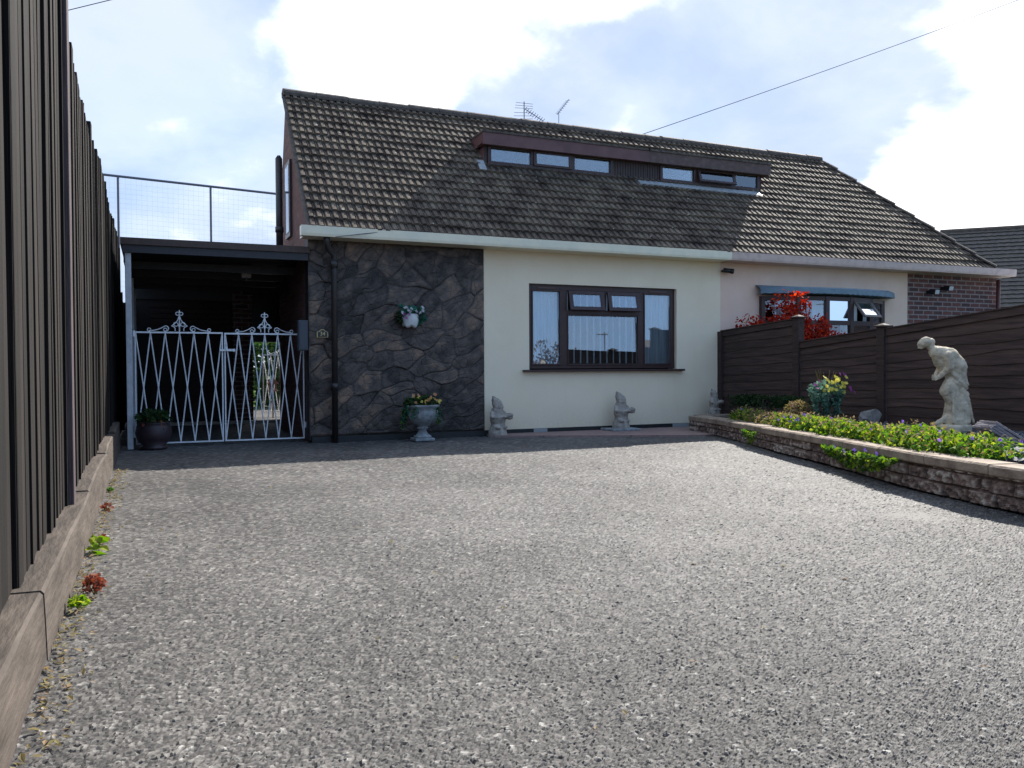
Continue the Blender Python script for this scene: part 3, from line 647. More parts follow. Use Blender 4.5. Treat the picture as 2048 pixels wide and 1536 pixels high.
# dormer
def dormer(x0,x1,parent,fm,wins,left=None,right=None,fl=None):
    yw=10.78; zs=Z0+(yw-Y0)*TAN; top=4.14; fb=3.955
    b=MB(); e=Z0
    xa=x0+(.06 if left else 0); xb=x1-(.10 if right else 0)
    d=wallgrid(xa,xb,zs-.06,fb+.02,yw,[(w0,w1,3.755,3.945) for w0,w1 in wins[3]],.08); dm=d.build('dormer_cladding',MT['dormer_clad'],parent,fix=False)
    # vertical cladding ribs where there is no window
    for (a,c) in wins[4]:
        x=a; r=MB()
        while x<c: r.box(x,x+.03,yw-.008,yw-.0005,zs+.0,fb); x+=.045
        r.build('cladding_boards',MT['dormer_clad'],dm)
    b=MB(); yf=10.66
    b.box(x0,x1,yf,yf+.03,fb,top-.02); b.box(x0,x1,yf+.03,yw+.1,fb+.004,fb+.02)
    for s in ((x0,1),(x1,-1)):
        if (s[1]==1 and left) or (s[1]==-1 and right):
            xx=s[0]; q=xx+.03*s[1]
            b.prism([(yf+.031,fb),(yf+.031,top-.021),(Y0+(top-Z0)/TAN,top-.021),(Y0+(fb-Z0)/TAN,fb)],'x',min(xx,q),max(xx,q))
    b.build('dormer_fascia',fm,dm)
    b=MB(); b.box(x0-.01,x1+.01,yf-.015,Y0+(top-Z0)/TAN+.12,top-.02,top+.006); b.build('dormer_flat_roof',MT['ridge'],dm)
    for flag,xx in ((left,xa),(right,xb)):
        if flag: b=MB(); b.prism([(yw,zs-.05),(yw,fb),(Y0+(fb-Z0)/TAN,fb)],'x',xx-.012,xx+.012); b.build('dormer_cheek',MT['dormer_red'],dm)
    # window unit
    W0,W1=wins[0],wins[1]
    f=MB(); z0,z1=zs+.015,3.965
    f.box(W0,W1,yw-.03,yw+.03,z0,3.755+.0); f.box(W0,W1,yw-.03,yw+.03,3.945,fb+.0)
    xs=[W0]+[v for w in wins[3] for v in w]+[W1]
    for k in range(0,len(xs),2): f.box(xs[k],xs[k+1],yw-.03,yw+.03,3.755,3.945)
    fo=f.build('window_frame',MT['brown_frame'],parent,bevel=.003)
    for k,(w0,w1) in enumerate(wins[3]):
        if k==1:
            b=MB(); frame(b,w0-.035,w1+.035,3.745,3.955,0,.03,.045,.03,.03); ang=R(wins[2]); P=[]
            q=MB(); q.box(w0,w1,.01,.018,3.755,3.945)
            for mb,nm,mm in ((b,'opening_sash','brown_frame'),(q,'pane','glass')):
                mb.v=[(v[0],yw-.045+v[1]*math.cos(ang)+(v[2]-3.955)*math.sin(ang),3.955-v[1]*math.sin(ang)+(v[2]-3.955)*math.cos(ang)) for v in mb.v]
                mb.build(nm,MT[mm],fo)
        else: pane('pane',w0,w1,3.755,3.945,yw-.005,fo)
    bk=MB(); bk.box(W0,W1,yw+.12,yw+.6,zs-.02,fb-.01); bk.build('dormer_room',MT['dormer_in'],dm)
    if fl: b=MB(); b.hexa([(fl[0],yw-.11,zs-.075),(fl[1],yw-.11,zs-.075),(fl[1],yw-.0,zs+.0),(fl[0],yw-.0,zs+.0),(fl[0],yw-.115,zs-.06),(fl[1],yw-.115,zs-.06),(fl[1],yw-.01,zs+.03),(fl[0],yw-.01,zs+.03)]); b.build('lead_flashing',MT['lead'],dm)
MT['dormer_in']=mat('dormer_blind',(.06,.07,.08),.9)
dormer(4.225,6.90,H,MT['dormer_red'],(4.33,6.33,2,[(4.38,4.985),(5.06,5.60),(5.69,6.285)],[(4.285,4.33),(6.335,6.90)]),left=True)
b=MB(); b.hexa([(4.17,10.66,3.57),(4.27,10.66,3.57),(4.27,10.80,3.73),(4.17,10.80,3.73),(4.17,10.64,3.60),(4.27,10.64,3.60),(4.27,10.78,3.76),(4.17,10.78,3.76)]); b.build('lead_flashing',MT['lead'],H)
# gable window, pipes
b=MB(); b.box(1.69,1.721,11.15,11.55,2.62,3.62); gw=b.build('gable_window_frame',MT['brown_frame'],H); MB().box(1.684,1.6895,11.2,11.5,2.68,3.56).build('pane',MT['glass'],gw)
b=MB(); b.tube([(1.565,11.20,2.2),(1.565,11.20,3.62)],.045,12); b.tube([(1.565,11.20,2.66),(1.565,11.20,2.73)],.055,12); b.tube([(1.565,11.2,3.62),(1.565,11.2,3.66)],[.045,.02],12); b.build('soil_vent_pipe',MT['black_pipe'],H,True)
b=MB(); b.tube([(1.90,9.76,2.42),(1.90,9.77,2.36),(1.93,9.82,2.27),(2.0,9.87,2.22),(2.005,9.88,2.1),(2.0,9.88,.0)],.036,14); b.tube([(2.003,9.88,2.16),(2.003,9.88,2.06)],.046,14); b.tube([(2.0,9.88,.70),(2.0,9.88,.62)],.046,14); b.build('downpipe',MT['black_pipe'],H,True)
# ---------------- right house
P=thing('semi_detached_house',(10.5,11,0),'pink rendered right half of the pair with a red brick end','house')
wb=wallgrid(7.7002,11.49,-.02,2.42,10.0,[(8.5,10.84,.9,1.93)]); wb.build('rendered_wall',MT['pink'],P,fix=False)
wb=wallgrid(11.49,13.62,-.02,2.42,9.995,[]); wb.build('brick_wall',MT['redbrick'],P,fix=False)
MB().box(11.49,13.62,10.0,17,-.02,2.4).build('side_wall',MT['redbrick_y'],P)
MB().box(7.7002,11.49,12.3,17,-.02,2.35).build('rear_wall',MT['redbrick'],P)
tiles('roof_tiles',7.70,13.25,P,4,hip=True,hole=(6.8,9.04,10.86,11.06))
un=MB(); un.add([(7.7,Y0+.1,Z0+.06),(13.0,Y0+.1,Z0+.06),(11.06,YR,ZR-.05),(7.7,YR,ZR-.05)],[(0,1,2,3)]); un.add([(13.25,Y0,Z0),(13.25,14.2,Z0),(11.08,YR,ZR-.03)],[(0,1,2)]); un.add([(7.7,YR,ZR-.03),(11.08,YR,ZR-.03),(13.25,14.2,Z0),(7.7,14.2,Z0)],[(0,1,2,3)]); un.build('rear_roof',MT['ridge'],P)
ridge(7.70,11.12,P,6)
def hip():
    a=Vector((13.20,Y0+.0,Z0+.03)); c=Vector((11.08,YR,ZR+.0)); n=9; b=MB(); d=(c-a)/n
    for i in range(n):
        p=a+d*i; q=a+d*(i+1.06); u=d.normalized(); s=u.cross(Vector((0,0,1))).normalized(); w=s.cross(u)
        pts=[]
        for base,rr,l in ((p,.075,.022),(q,.062,.0)):
            for k in range(7):
                t=math.pi*(-.1+1.2*k/6); pts.append(base+s*rr*math.cos(t)+w*(rr*.55*math.sin(t)+l))
        b.add(pts,[(k,k+1,k+8,k+7) for k in range(6)]+[tuple(range(7))])
    b.build('hip_tiles',MT['ridge'],P)
hip()
gutter(7.672,13.72,MT['pink_plastic'],P,0)
dormer(6.9005,9.20,P,MT['dormer_weathered'],(7.16,9.05,20,[(7.205,7.78),(7.87,8.50),(8.58,9.01)],[(6.9005,7.16)]),right=True,fl=(6.75,9.05))
b=MB(); b.tube([(13.55,9.9,2.36),(13.55,9.93,0)],.034,10); b.build('downpipe',mat('red_brown_pipe',(.09,.03,.025),.5),P,True)
b=MB(); b.box(9.07,9.22,10.66,10.80,3.58,3.60); b.build('lead_flashing',MT['lead'],P)
# bow window with canopy
def bow():
    n=5; xs=np.linspace(8.45,10.88,n+1); arc=lambda x: 10.0-.34*(1-((x-9.665)/1.215)**2)**.7 if abs(x-9.665)<1.215 else 10.0
    pts=[(x,arc(x)) for x in xs]; pts[0]=(8.45,9.97); pts[-1]=(10.88,9.97)
    f=MB()
    for i in range(n+1): f.box(pts[i][0]-.035,pts[i][0]+.035,pts[i][1]-.03,pts[i][1]+.04,.9,1.93)
    for i in range(n):
        a,c=pts[i],pts[i+1]
        for z0,z1 in ((.9,.96),(1.50,1.57),(1.87,1.93)): f.bar((a[0],a[1],(z0+z1)/2),(c[0],c[1],(z0+z1)/2),z1-z0,.05,(0,1,0))
    fo=f.build('bow_window_frame',MT['brown_frame'],P)
    for i in range(n):
        a,c=pts[i],pts[i+1]
        for z0,z1 in ((.96,1.50),(1.57,1.87)):
            if i==3 and z0>1.5: continue
            q=MB(); q.add([(a[0],a[1],z0),(c[0],c[1],z0),(c[0],c[1],z1),(a[0],a[1],z1)],[(0,1,2,3)]); q.build('pane',MT['glass'],fo)
    # open top-hung vent
    a,c=pts[3],pts[4]; ux,uy=(c[0]-a[0]),(c[1]-a[1]); l=math.hypot(ux,uy); ux/=l; uy/=l
    def T(u,z,o): # u along, z down from hinge, o out
        an=R(38); return (a[0]+ux*u+uy*(z*math.sin(an)+o),a[1]+uy*u-ux*(z*math.sin(an)+o),1.88-z*math.cos(an)+o*.3)
    b=MB()
    for (u0,u1,z0,z1) in ((.03,.07,0,.33),(l-.07,l-.03,0,.33),(.07,l-.07,0,.04),(.07,l-.07,.29,.33)):
        b.hexa([T(u0,z1,0),T(u1,z1,0),T(u1,z1,.03),T(u0,z1,.03),T(u0,z0,0),T(u1,z0,0),T(u1,z0,.03),T(u0,z0,.03)])
    b.build('opening_sash',mat('grey_brown_sash',(.15,.12,.11),.5),fo)
    b=MB(); b.add([T(.07,.29,.015),T(l-.07,.29,.015),T(l-.07,.04,.015),T(.07,.04,.015)],[(0,1,2,3)]); b.build('pane',MT['glass'],fo)
    b=MB(); nn=50
    for i,(xa) in enumerate(np.linspace(8.5,10.83,nn)): 
        y=arc(xa)+.14+.015*math.sin(i*1.9); b.v+=[(xa,y,.95),(xa,y,1.9)]
    b.f=[(2*k,2*k+2,2*k+3,2*k+1) for k in range(nn-1) if k%12>3]; obj('net_curtain',b.v,b.f,'net_curtain',fo,True)
    # canopy, scalloped valance
    xs=np.linspace(8.34,11.06,90); V=[]
    ca=lambda x: 9.98-.42*max(0,(1-((x-9.7)/1.40)**2))**.55
    for i,x in enumerate(xs):
        y=ca(x); sc=.012*abs(math.sin(i*math.pi/3.6))
        V+=[(x,9.995,2.10),(x,y+.02,2.06),(x,y-.012,2.04),(x,y-.02,1.955+sc),(x,y-.01,1.955+sc),(x,9.995,1.96)]
    F=[(6*i+j,6*i+6+j,6*i+7+j,6*i+1+j) for i in range(len(xs)-1) for j in range(5)]
    obj('window_canopy',V,F,'canopy',P)
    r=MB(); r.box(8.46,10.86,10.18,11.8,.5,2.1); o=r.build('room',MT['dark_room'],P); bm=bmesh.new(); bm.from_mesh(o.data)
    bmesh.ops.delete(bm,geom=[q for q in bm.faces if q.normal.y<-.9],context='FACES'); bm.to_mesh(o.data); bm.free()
bow()
# ---------------------------------------------------------------- carport and what stands in it
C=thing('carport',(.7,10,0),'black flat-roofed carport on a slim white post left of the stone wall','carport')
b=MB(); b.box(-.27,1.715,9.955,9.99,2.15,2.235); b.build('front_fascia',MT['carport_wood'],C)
b=MB(); b.box(-.29,1.73,9.93,14.38,2.236,2.31); b.build('roof_edge',MT['carport_top'],C)  # rear end lengthened to close the gap that let light in
def corr():
    ys=np.arange(9.995,13.6,.012); V=[];n=len(ys)
    for y in ys: h=.012*math.sin(y*2*math.pi/.15); V+=[(-.26,y,2.19+h),(1.715,y,2.22+h)]
    obj('corrugated_roof',V,[(2*i,2*i+1,2*i+3,2*i+2) for i in range(n-1)],'black_sheet',C,True)
corr()
b=MB()
for y in (10.9,11.8,12.7,13.5): b.box(-.25,1.71,y,y+.05,2.08,2.17)
b.build('roof_joists',MT['black_sheet'],C)
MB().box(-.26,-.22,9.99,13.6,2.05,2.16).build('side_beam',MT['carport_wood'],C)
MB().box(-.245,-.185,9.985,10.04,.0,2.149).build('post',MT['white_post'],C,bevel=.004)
MB().box(-.26,-.22,10.5,13.9,0,2.05).build('side_boarding',MT['black_sheet'],C)  # raised to full height to shut out light from the open side
for y in (11.7,13.5): MB().box(-.245,-.19,y,y+.05,0,2.05).build('post',MT['white_post'],C)
t=thing('ceiling_lamp',(1.14,11.2,2.16),'small grey box lamp fixed under the dark carport ceiling','lamp')
MB().box(1.08,1.20,11.15,11.25,2.05,2.16).build('housing',MT['concrete'],t,bevel=.01); MB().box(1.13,1.15,11.18,11.21,2.0,2.05).build('sensor',MT['grey_plastic'],t)
t=thing('meter_box',(1.66,10.0,1.3),'dark grey box on the wall edge at the right end of the lattice gates','meter box')
MB().box(1.60,1.715,9.99,10.09,1.09,1.45).build('casing',MT['grey_plastic'],t,bevel=.008); MB().box(1.615,1.70,9.983,9.99,1.11,1.43).build('door',MT['grey_plastic'],t)
t=thing('garage',(.6,14.6,0),'dark brown slatted garage front in the shadow behind the lattice gates','garage')
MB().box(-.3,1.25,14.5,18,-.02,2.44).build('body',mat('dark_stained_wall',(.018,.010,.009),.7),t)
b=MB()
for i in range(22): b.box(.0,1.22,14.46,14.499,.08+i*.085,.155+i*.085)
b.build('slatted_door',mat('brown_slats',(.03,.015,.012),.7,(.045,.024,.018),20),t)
MB().box(1.251,1.56,14.40,14.75,-.02,2.44).build('brick_pier',MT['redbrick'],t)
MB().box(1.5605,2.6,14.42,14.7,1.33,2.44).build('added_bulkhead',MT['black_sheet'],t)  # black sheet added to darken the back above the opening
MB().box(-.3,1.25,14.44,14.459,2.0,2.44).build('top_board',MT['black_sheet'],t)
MB().box(.2,2.0,14.1,14.38,-.02,.03).build('sunlit_strip',MT['concrete'],t)  # pale slab colour stands in for a sunlit strip of ground
MB().box(1.95,1.99,12.42,12.5,0,2.2).build('white_upright',MT['white_post'],t); MB().box(2.06,2.12,12.41,14.9,-.02,2.44).build('side_wall',MT['black_sheet'],t); MB().box(1.73,2.3,12.41,14.38,2.28,2.34).build('passage_roof',MT['black_sheet'],t)  # side_wall is an added panel keeping low sun off the carport floor
def scroll(cx,cy,r,y,turns,start,dirn=1,n=26):
    return [(cx+r*(1-.62*k/n)*math.cos(start+dirn*turns*2*math.pi*k/n),y,cy+r*(1-.62*k/n)*math.sin(start+dirn*turns*2*math.pi*k/n)) for k in range(n+1)]
def arcp(p0,p1,bulge,y,n=14):
    p0,p1=np.array(p0),np.array(p1); d=p1-p0; nn=np.array([-d[1],d[0]]); return [(float((p0+d*t+nn*bulge*math.sin(math.pi*t))[0]),y,float((p0+d*t+nn*bulge*math.sin(math.pi*t))[1])) for t in np.linspace(0,1,n+1)]
def gate(x0,x1,z0,z1,y,nd,label,latch=0,name='metal_gate',group=None,apexh=.235,hinge=None):
    t=thing(name,((x0+x1)/2,y,0),label,'gate',group); r=.0075
    b=MB(); 
    b.box(x0,x1,y-.009,y+.009,z1-.018,z1); b.box(x0,x1,y-.008,y+.008,z0,z0+.016); b.box(x0,x0+.014,y-.0075,y+.0075,z0+.016,z1-.016); b.box(x1-.014,x1,y-.0075,y+.0075,z0+.016,z1-.016); b.build('gate_frame',MT['white_paint'],t)
    b=MB(); w=(x1-x0-.02)/nd
    for i in range(nd):
        a=x0+.01+i*w; m=a+w/2
        for (p,q,yy) in (((a,z1-.016),(a+w,z0+.016),y-.004),((a+w,z1-.016),(a,z0+.016),y+.004)): 
            b.tube([(p[0],yy,p[1]),(q[0],yy,q[1])],.0072,6)
    b.build('lattice_bars',MT['white_paint'],t)
    b=MB(); c=(x0+x1)/2+.0; zb=z1; H_=apexh; W_=(x1-x0)
    b.tube([(c,y,zb),(c,y,zb+H_)],.007,6); b.tube([(c,y,zb+H_-.02),(c,y,zb+H_+.015)],[.012,.004],8)
    for s in (-1,1):
        X=lambda u:c+s*u*W_
        b.tube(arcp((X(.0),zb+H_*.83),(X(.09),zb+H_*.28),-.12*s,y)+arcp((X(.09),zb+H_*.28),(X(.05),zb+.01),-.25*s,y,8)[1:],.0055,6)
        b.tube([(X(.0)+s*.012*0,y,zb+H_*.80)]+[(X(.0)+s*(.02+.018*math.cos(k)),y,zb+H_*.88+.018*math.sin(k)) for k in np.linspace(-2.5,2.9,14)],.005,6)
        b.tube([(X(.0),y,zb+H_*.18)]+[(X(.0)+s*(.038+.024*math.cos(k)),y,zb+H_*.36+.022*math.sin(k)) for k in np.linspace(2.6,-2.6,14)],.005,6)
        b.tube(arcp((X(.34),zb+.01),(X(.16),zb+H_*.28),.08*s,y)+[(X(.155)+s*-.03*math.sin(k),y,zb+H_*.28-.042*(1-math.cos(k))*.7) for k in np.linspace(0,2.9,10)],.0055,6)
        for u in (.16,.34): b.tube([(X(u)+.018*math.cos(k),y,zb+.022+.018*math.sin(k)) for k in np.linspace(0,6.0,14)],.005,6)
    b.build('scroll_top',MT['white_paint'],t)
    if latch: b=MB(); b.box(x1-.04,x1+.13,y-.028,y-.009,1.085,1.11); b.tube([(x1+.03,y-.03,1.09),(x1+.03,y-.03,1.14)],.008,6); b.tube([(x1+.12,y-.035,1.097),(x1+.12,y-.01,1.097)],.018,8); b.build('latch',MT['white_paint'],t)
    if hinge:
        for h0 in (.16,z1-.06): MB().tube([(hinge,y,h0),(hinge,y,h0+.07)],.014,8).build('hinge',MT['white_paint'],t)
gate(-.165,.775,.03,1.305,10.25,6,'left leaf of the white driveway gates, with the latch and dark pot in front',1,hinge=-.175)
gate(.79,1.705,.03,1.30,10.25,6,'right leaf of the white lattice driveway gates, next to the number plaque wall',0,hinge=1.712)
gate(1.93,2.62,.06,1.15,16.2,5,'far white lattice gate in sunlight, seen through the opening behind the carport',0,apexh=.2)
t=thing('bird_table',(1.98,15.2,0),'small pinkish bird table in the sunny gap beyond the carport','bird table')
MB().box(1.965,1.99,15.19,15.21,0,.48).build('post',MT['concrete'],t); b=MB(); b.box(1.9,2.06,15.12,15.28,.48,.5); b.box(1.92,1.94,15.14,15.26,.5,.62); b.box(2.02,2.04,15.14,15.26,.5,.62); b.prism([(1.88,.61),(1.98,.72),(2.08,.61)],'y',15.1,15.3); b.build('house',mat('pinkish_wood',(.4,.25,.22),.7),t)
def hedge(name,label,cat,x0,x1,y0,y1,z0,z1,n,size,lf,seed,stem=True,rough=.12):
    rng=random.Random(seed); t=thing(name,((x0+x1)/2,(y0+y1)/2,z0),label,cat); pts=[]
    while len(pts)<n:
        p=Vector((rng.uniform(x0,x1),rng.uniform(y0,y1),rng.uniform(z0,z1)))
        top=z1-rough*(z1-z0)*2*abs(mnoise.noise(Vector((p.x*3,p.y*3,seed))))*2
        if p.z<top and mnoise.noise(p*6)>-.25: pts.append(p)
    leaves('foliage',LF[lf],pts,size,rng,t)
    b=MB()
    for k in range(6): x=x0+(x1-x0)*(k+.5)/6; b.tube([(x,(y0+y1)/2,z0),(x+.05,(y0+y1)/2,z0+(z1-z0)*.7)],[.03*(z1-z0),.008],6)
    b.build('stems',MT['bark'],t); return t
hedge('hedge','leafy green hedge in the back garden, glimpsed through the carport opening','hedge',1.2,5,20,21,0,2.0,3500,.12,'green',31)
# ---------------------------------------------------------------- left fence and sleepers
def leftfence():
    t=thing('board_fence',(-.4,5,0),'tall near-black closeboard fence running along the left edge of the driveway','fence')
    rng=random.Random(8); y=-3.0; b=MB(); i=0
    posts=[-2.6,-.6,1.35,2.95,4.62,6.75,8.9,10.9]
    while y<13.0:
        w=.115+rng.uniform(-.012,.012); top=2.62+.05*math.sin(y*1.7)+rng.uniform(-.03,.04); o=rng.uniform(-.006,.006)
        lean=rng.uniform(-.006,.006); x0=-.392+o; th=.006+rng.uniform(0,.004)+(.007 if i%6==0 else 0); z0=.10+rng.uniform(-.03,.04)
        y1=y+w+.02
        b.hexa([(x0-.02,y,z0),(x0+th,y,z0),(x0+.004,y1,z0),(x0-.02,y1,z0),(x0-.02+lean,y,top),(x0+th+lean,y,top),(x0+.004+lean,y1,top+rng.uniform(-.008,.008)),(x0-.02+lean,y1,top)])
        y+=w; i+=1
    b.build('board_panel',MT['fence'],t,bevel=.002)
    for k,y in enumerate(posts):
        b=MB(); w=.052 if y==4.62 else .04; b.box(-.45,-.352 if y==4.62 else -.374,y-.05,y+.05,-.02,2.70 if y==4.62 else 2.66); b.build('fence_post',MT['fence_post' if y==4.62 else 'fence'],t,bevel=.006)
    b=MB(); b.box(-.47,-.43,-3,13,2.2,2.29); b.box(-.47,-.43,-3,13,1.2,1.29); b.box(-.47,-.43,-3,13,.3,.39); b.build('arris_rails',MT['fence'],t)
    b=MB(); b.box(-.41,-.39,10.45,19,0,1.95); u=thing('back_fence',(-.4,15,0),'lower dark fence continuing behind the carport on the left','fence'); b.build('board_panel',MT['fence'],u)
    for y in (13.2,15.2,17.2): MB().box(-.43,-.36,y,y+.08,0,1.99).build('fence_post',MT['fence'],u)
    segs=[(-2.0,.55,.205,.2,'nearest end of the row, mostly out of view'),(.56,2.847,.200,.204,'nearest in the row, filling the lower left corner'),(2.85,4.993,.207,.215,'second in the row, with green and red weeds against it'),(5.0,7.0,.222,.235,'third in the row, beyond the raised fence post'),(7.02,8.75,.245,.26,'fourth in the row, with a humped top'),(8.77,10.2,.285,.30,'last in the row, half in the house shadow')]
    for k,(a,c,h0,h1,lb) in enumerate(segs):
        n=24; V=[]; xo=[0,0,.003,-.003,-.012,-.016][k]
        for i in range(n+1):
            y=a+(c-a)*i/n; h=h0+(h1-h0)*i/n+.006*mnoise.noise(Vector((y*2.5,k,0)))+(.03*math.sin(math.pi*i/n) if k in (3,4) else 0)
            q=.004*mnoise.noise(Vector((y*3,k*4,1))); e=.006*mnoise.noise(Vector((y*14,k,5)))
            V+=[(-.425,y,-.03),(-.300+xo+q,y,-.03),(-.304+xo+q,y,h*.5),(-.308+xo+q,y,h-.010+e*.3),(-.317+xo+q+e*.4,y,h),(-.425,y,h+.001)]
        F=[(6*i+j,6*i+(j+1)%6,6*i+6+(j+1)%6,6*i+6+j) for i in range(n) for j in range(6)]+[tuple(range(6))[::-1],tuple(n*6+j for j in range(6))]
        o=obj('timber_sleeper',V,F,'sleeper',origin=(-.36,(a+c)/2,0)); tag(o,'weathered brown timber sleeper, '+lb,'sleeper','timber sleepers edging the driveway')
        bm=bmesh.new(); bm.from_mesh(o.data); bmesh.ops.recalc_face_normals(bm,faces=bm.faces); bm.to_mesh(o.data); bm.free()
leftfence()
# ---------------------------------------------------------------- right waney-lap fence
def waney():
    t=thing('waney_fence',(7.7,7,0),'dark brown wavy-edged lap panel fence with capped posts behind the statue','fence')
    rng=random.Random(12); X0=7.70
    panels=[(9.95,8.45,1.405,1.495),(8.33,7.09,1.195,1.305),(6.97,5.10,1.305,1.475)]
    for (ya,yc,za,zc) in panels:
        n=44; nb=10; V=[];F=[]; zb=.20
        ph=[[rng.uniform(0,6.28) for _ in range(4)] for _ in range(nb+1)]
        def edge(k,u,y):
            top=za+(zc-za)*u-.09; z=zb+(top-zb)*k/nb
            if k in (0,nb): return z
            return z+.008*math.sin(y*2.3+ph[k][0])+.005*math.sin(y*6.1+ph[k][1])+.014*max(0,math.sin(y*3.1+ph[k][2]))**6
        for k in range(nb):
            k0=len(V)
            for i in range(n+1):
                u=i/n; y=ya+(yc-ya)*u; lo=edge(k,u,y); hi=edge(k+1,u,y)+.012
                V+=[(X0-.002,y,lo),(X0-.016,y,lo+.001),(X0-.006,y,hi),(X0+.004,y,hi)]
            for i in range(n):
                a=k0+4*i
                for j in range(3): F.append((a+j,a+4+j,a+5+j,a+1+j))
        obj('lap_panel',V,F,'waney',t)
        b=MB(); 
        b.hexa([(X0-.03,ya,za-.09),(X0+.03,ya,za-.09),(X0+.03,yc,zc-.09),(X0-.03,yc,zc-.09),(X0-.03,ya,za-.012),(X0+.03,ya,za-.012),(X0+.03,yc,zc-.012),(X0-.03,yc,zc-.012)])
        b.hexa([(X0-.045,ya,za-.0119),(X0+.045,ya,za-.0119),(X0+.045,yc,zc-.0119),(X0-.045,yc,zc-.0119),(X0-.045,ya,za),(X0+.045,ya,za),(X0+.045,yc,zc),(X0-.045,yc,zc)])
        b.build('capping_rail',MT['waney'],t); MB().box(X0-.02,X0+.02,min(ya,yc),max(ya,yc),.0,.215).build('gravel_board',MT['waney'],t)
    for y,z in ((9.97,1.42),(8.39,1.525),(7.03,1.345),(5.04,1.50)):
        b=MB(); b.box(X0-.055,X0+.05,y-.055,y+.055,0,z-.03); po=b.build('fence_post',MT['waney'],t,bevel=.005)
        if y<9.9: c=MB(); c.box(X0-.075,X0+.07,y-.075,y+.075,z-.029,z-.008); c.add([(X0-.06,y-.06,z-.0079),(X0+.055,y-.06,z-.0079),(X0+.055,y+.06,z-.0079),(X0-.06,y+.06,z-.0079),(X0,y,z+.02)],[(0,1,4),(1,2,4),(2,3,4),(3,0,4)]); c.build('post_cap',MT['waney'],po,bevel=.003)
waney()
# ---------------------------------------------------------------- statue
def statue():
    t=thing('statue',(7.10,5.66,.2),'pale stone statue of a draped woman bending forward in front of the fence','statue')
    S=1223.
    def q(cx,cy,dy=0): return ((cx-600)/S,dy,(1300-cy)/S)
    c=[]
    E=lambda cx,cy,rx,ry,rz,a=0,dy=0: c.append(('e',q(cx,cy,dy),(rx/S,ry/S,rz/S),a))
    K=lambda x0,y0,x1,y1,r0,r1,d0=0,d1=0,sq=1: c.append(('c',q(x0,y0,d0),q(x1,y1,d1),r0/S,r1/S,sq))
    # head: skull, face, bun, nose, chin
    E(318,232,76,58,62,12); E(268,252,52,44,48,30); E(236,286,0+14,14,24,40); E(262,296,22,24,20); E(366,228,42,40,44); E(222,262,12,9,14,50)
    K(350,275,410,335,40,52)                      # neck
    K(420,350,560,400,78,110,0,0,1.25)            # shoulders, upper back
    K(560,390,640,520,100,118,0,0,1.2)            # back to waist
    K(430,370,470,470,62,70,0,0,1.2)              # chest
    K(480,470,600,560,70,105)
    K(640,540,650,660,112,100,0,0,1.15)           # hips
    K(640,660,655,900,112,110,0,.01,1.1); K(660,900,668,1120,122,130,0,0,1.05)   # rear drapery
    K(600,660,520,790,82,80,-.03,-.04); K(520,790,590,930,72,62,-.04,-.02); K(600,900,570,1100,72,66)   # bent knee and shin
    K(560,1090,420,1165,46,30,-.02,-.03); K(600,1120,640,1160,110,140); 
    for k in (-1,1):                               # arms
        K(505,385,525,520,50,42,k*-.085,k*-.095); K(525,520,430,640,40,28,k*-.095,k*-.03)
    E(408,640,40,34,30,20,-.01); E(382,618,18,12,14,0,-.02); K(392,640,372,606,12,8,-.025,-.03)
    for f in range(4): K(420-6*f,648+4*f,400-8*f,672-2*f,11,8,-.045+.01*f,-.04+.01*f)
    # drapery folds
    K(640,560,720,700,26,22,-.085,-.07); K(560,600,700,740,22,18,-.09,-.09); K(600,700,740,720,20,20,-.09,-.05); K(720,600,748,760,40,30); K(735,880,770,980,34,30,-.02,-.02); K(755,1030,782,1120,26,22)
    for i in range(6): K(568+30*i+8*(i%2),740+30*(i%3),560+44*i,1150,9,15,-.083-.004*(i%2),-.10)
    xf=Matrix.Translation((7.10,5.66,.2))@Matrix.Rotation(-yaw-R(4),4,'Z')@Matrix.Diagonal((1.04,1.04,1.03,1))
    blob('figure',MT['stone_statue'],c,.0075,t,rough=.0042,rs=30,xf=xf,sm=2)
    b=MB(); cx,cy,_=xf@Vector(((605-600)/S,0,0)); b.lathe((cx,cy,.19),[(.0,-.02),(.19,-.02),(.185,.0),(.165,.05),(.168,.075),(.172,.10),(.160,.115),(.0,.12)],40); b.build('base',MT['stone_statue'],t,True)
statue()
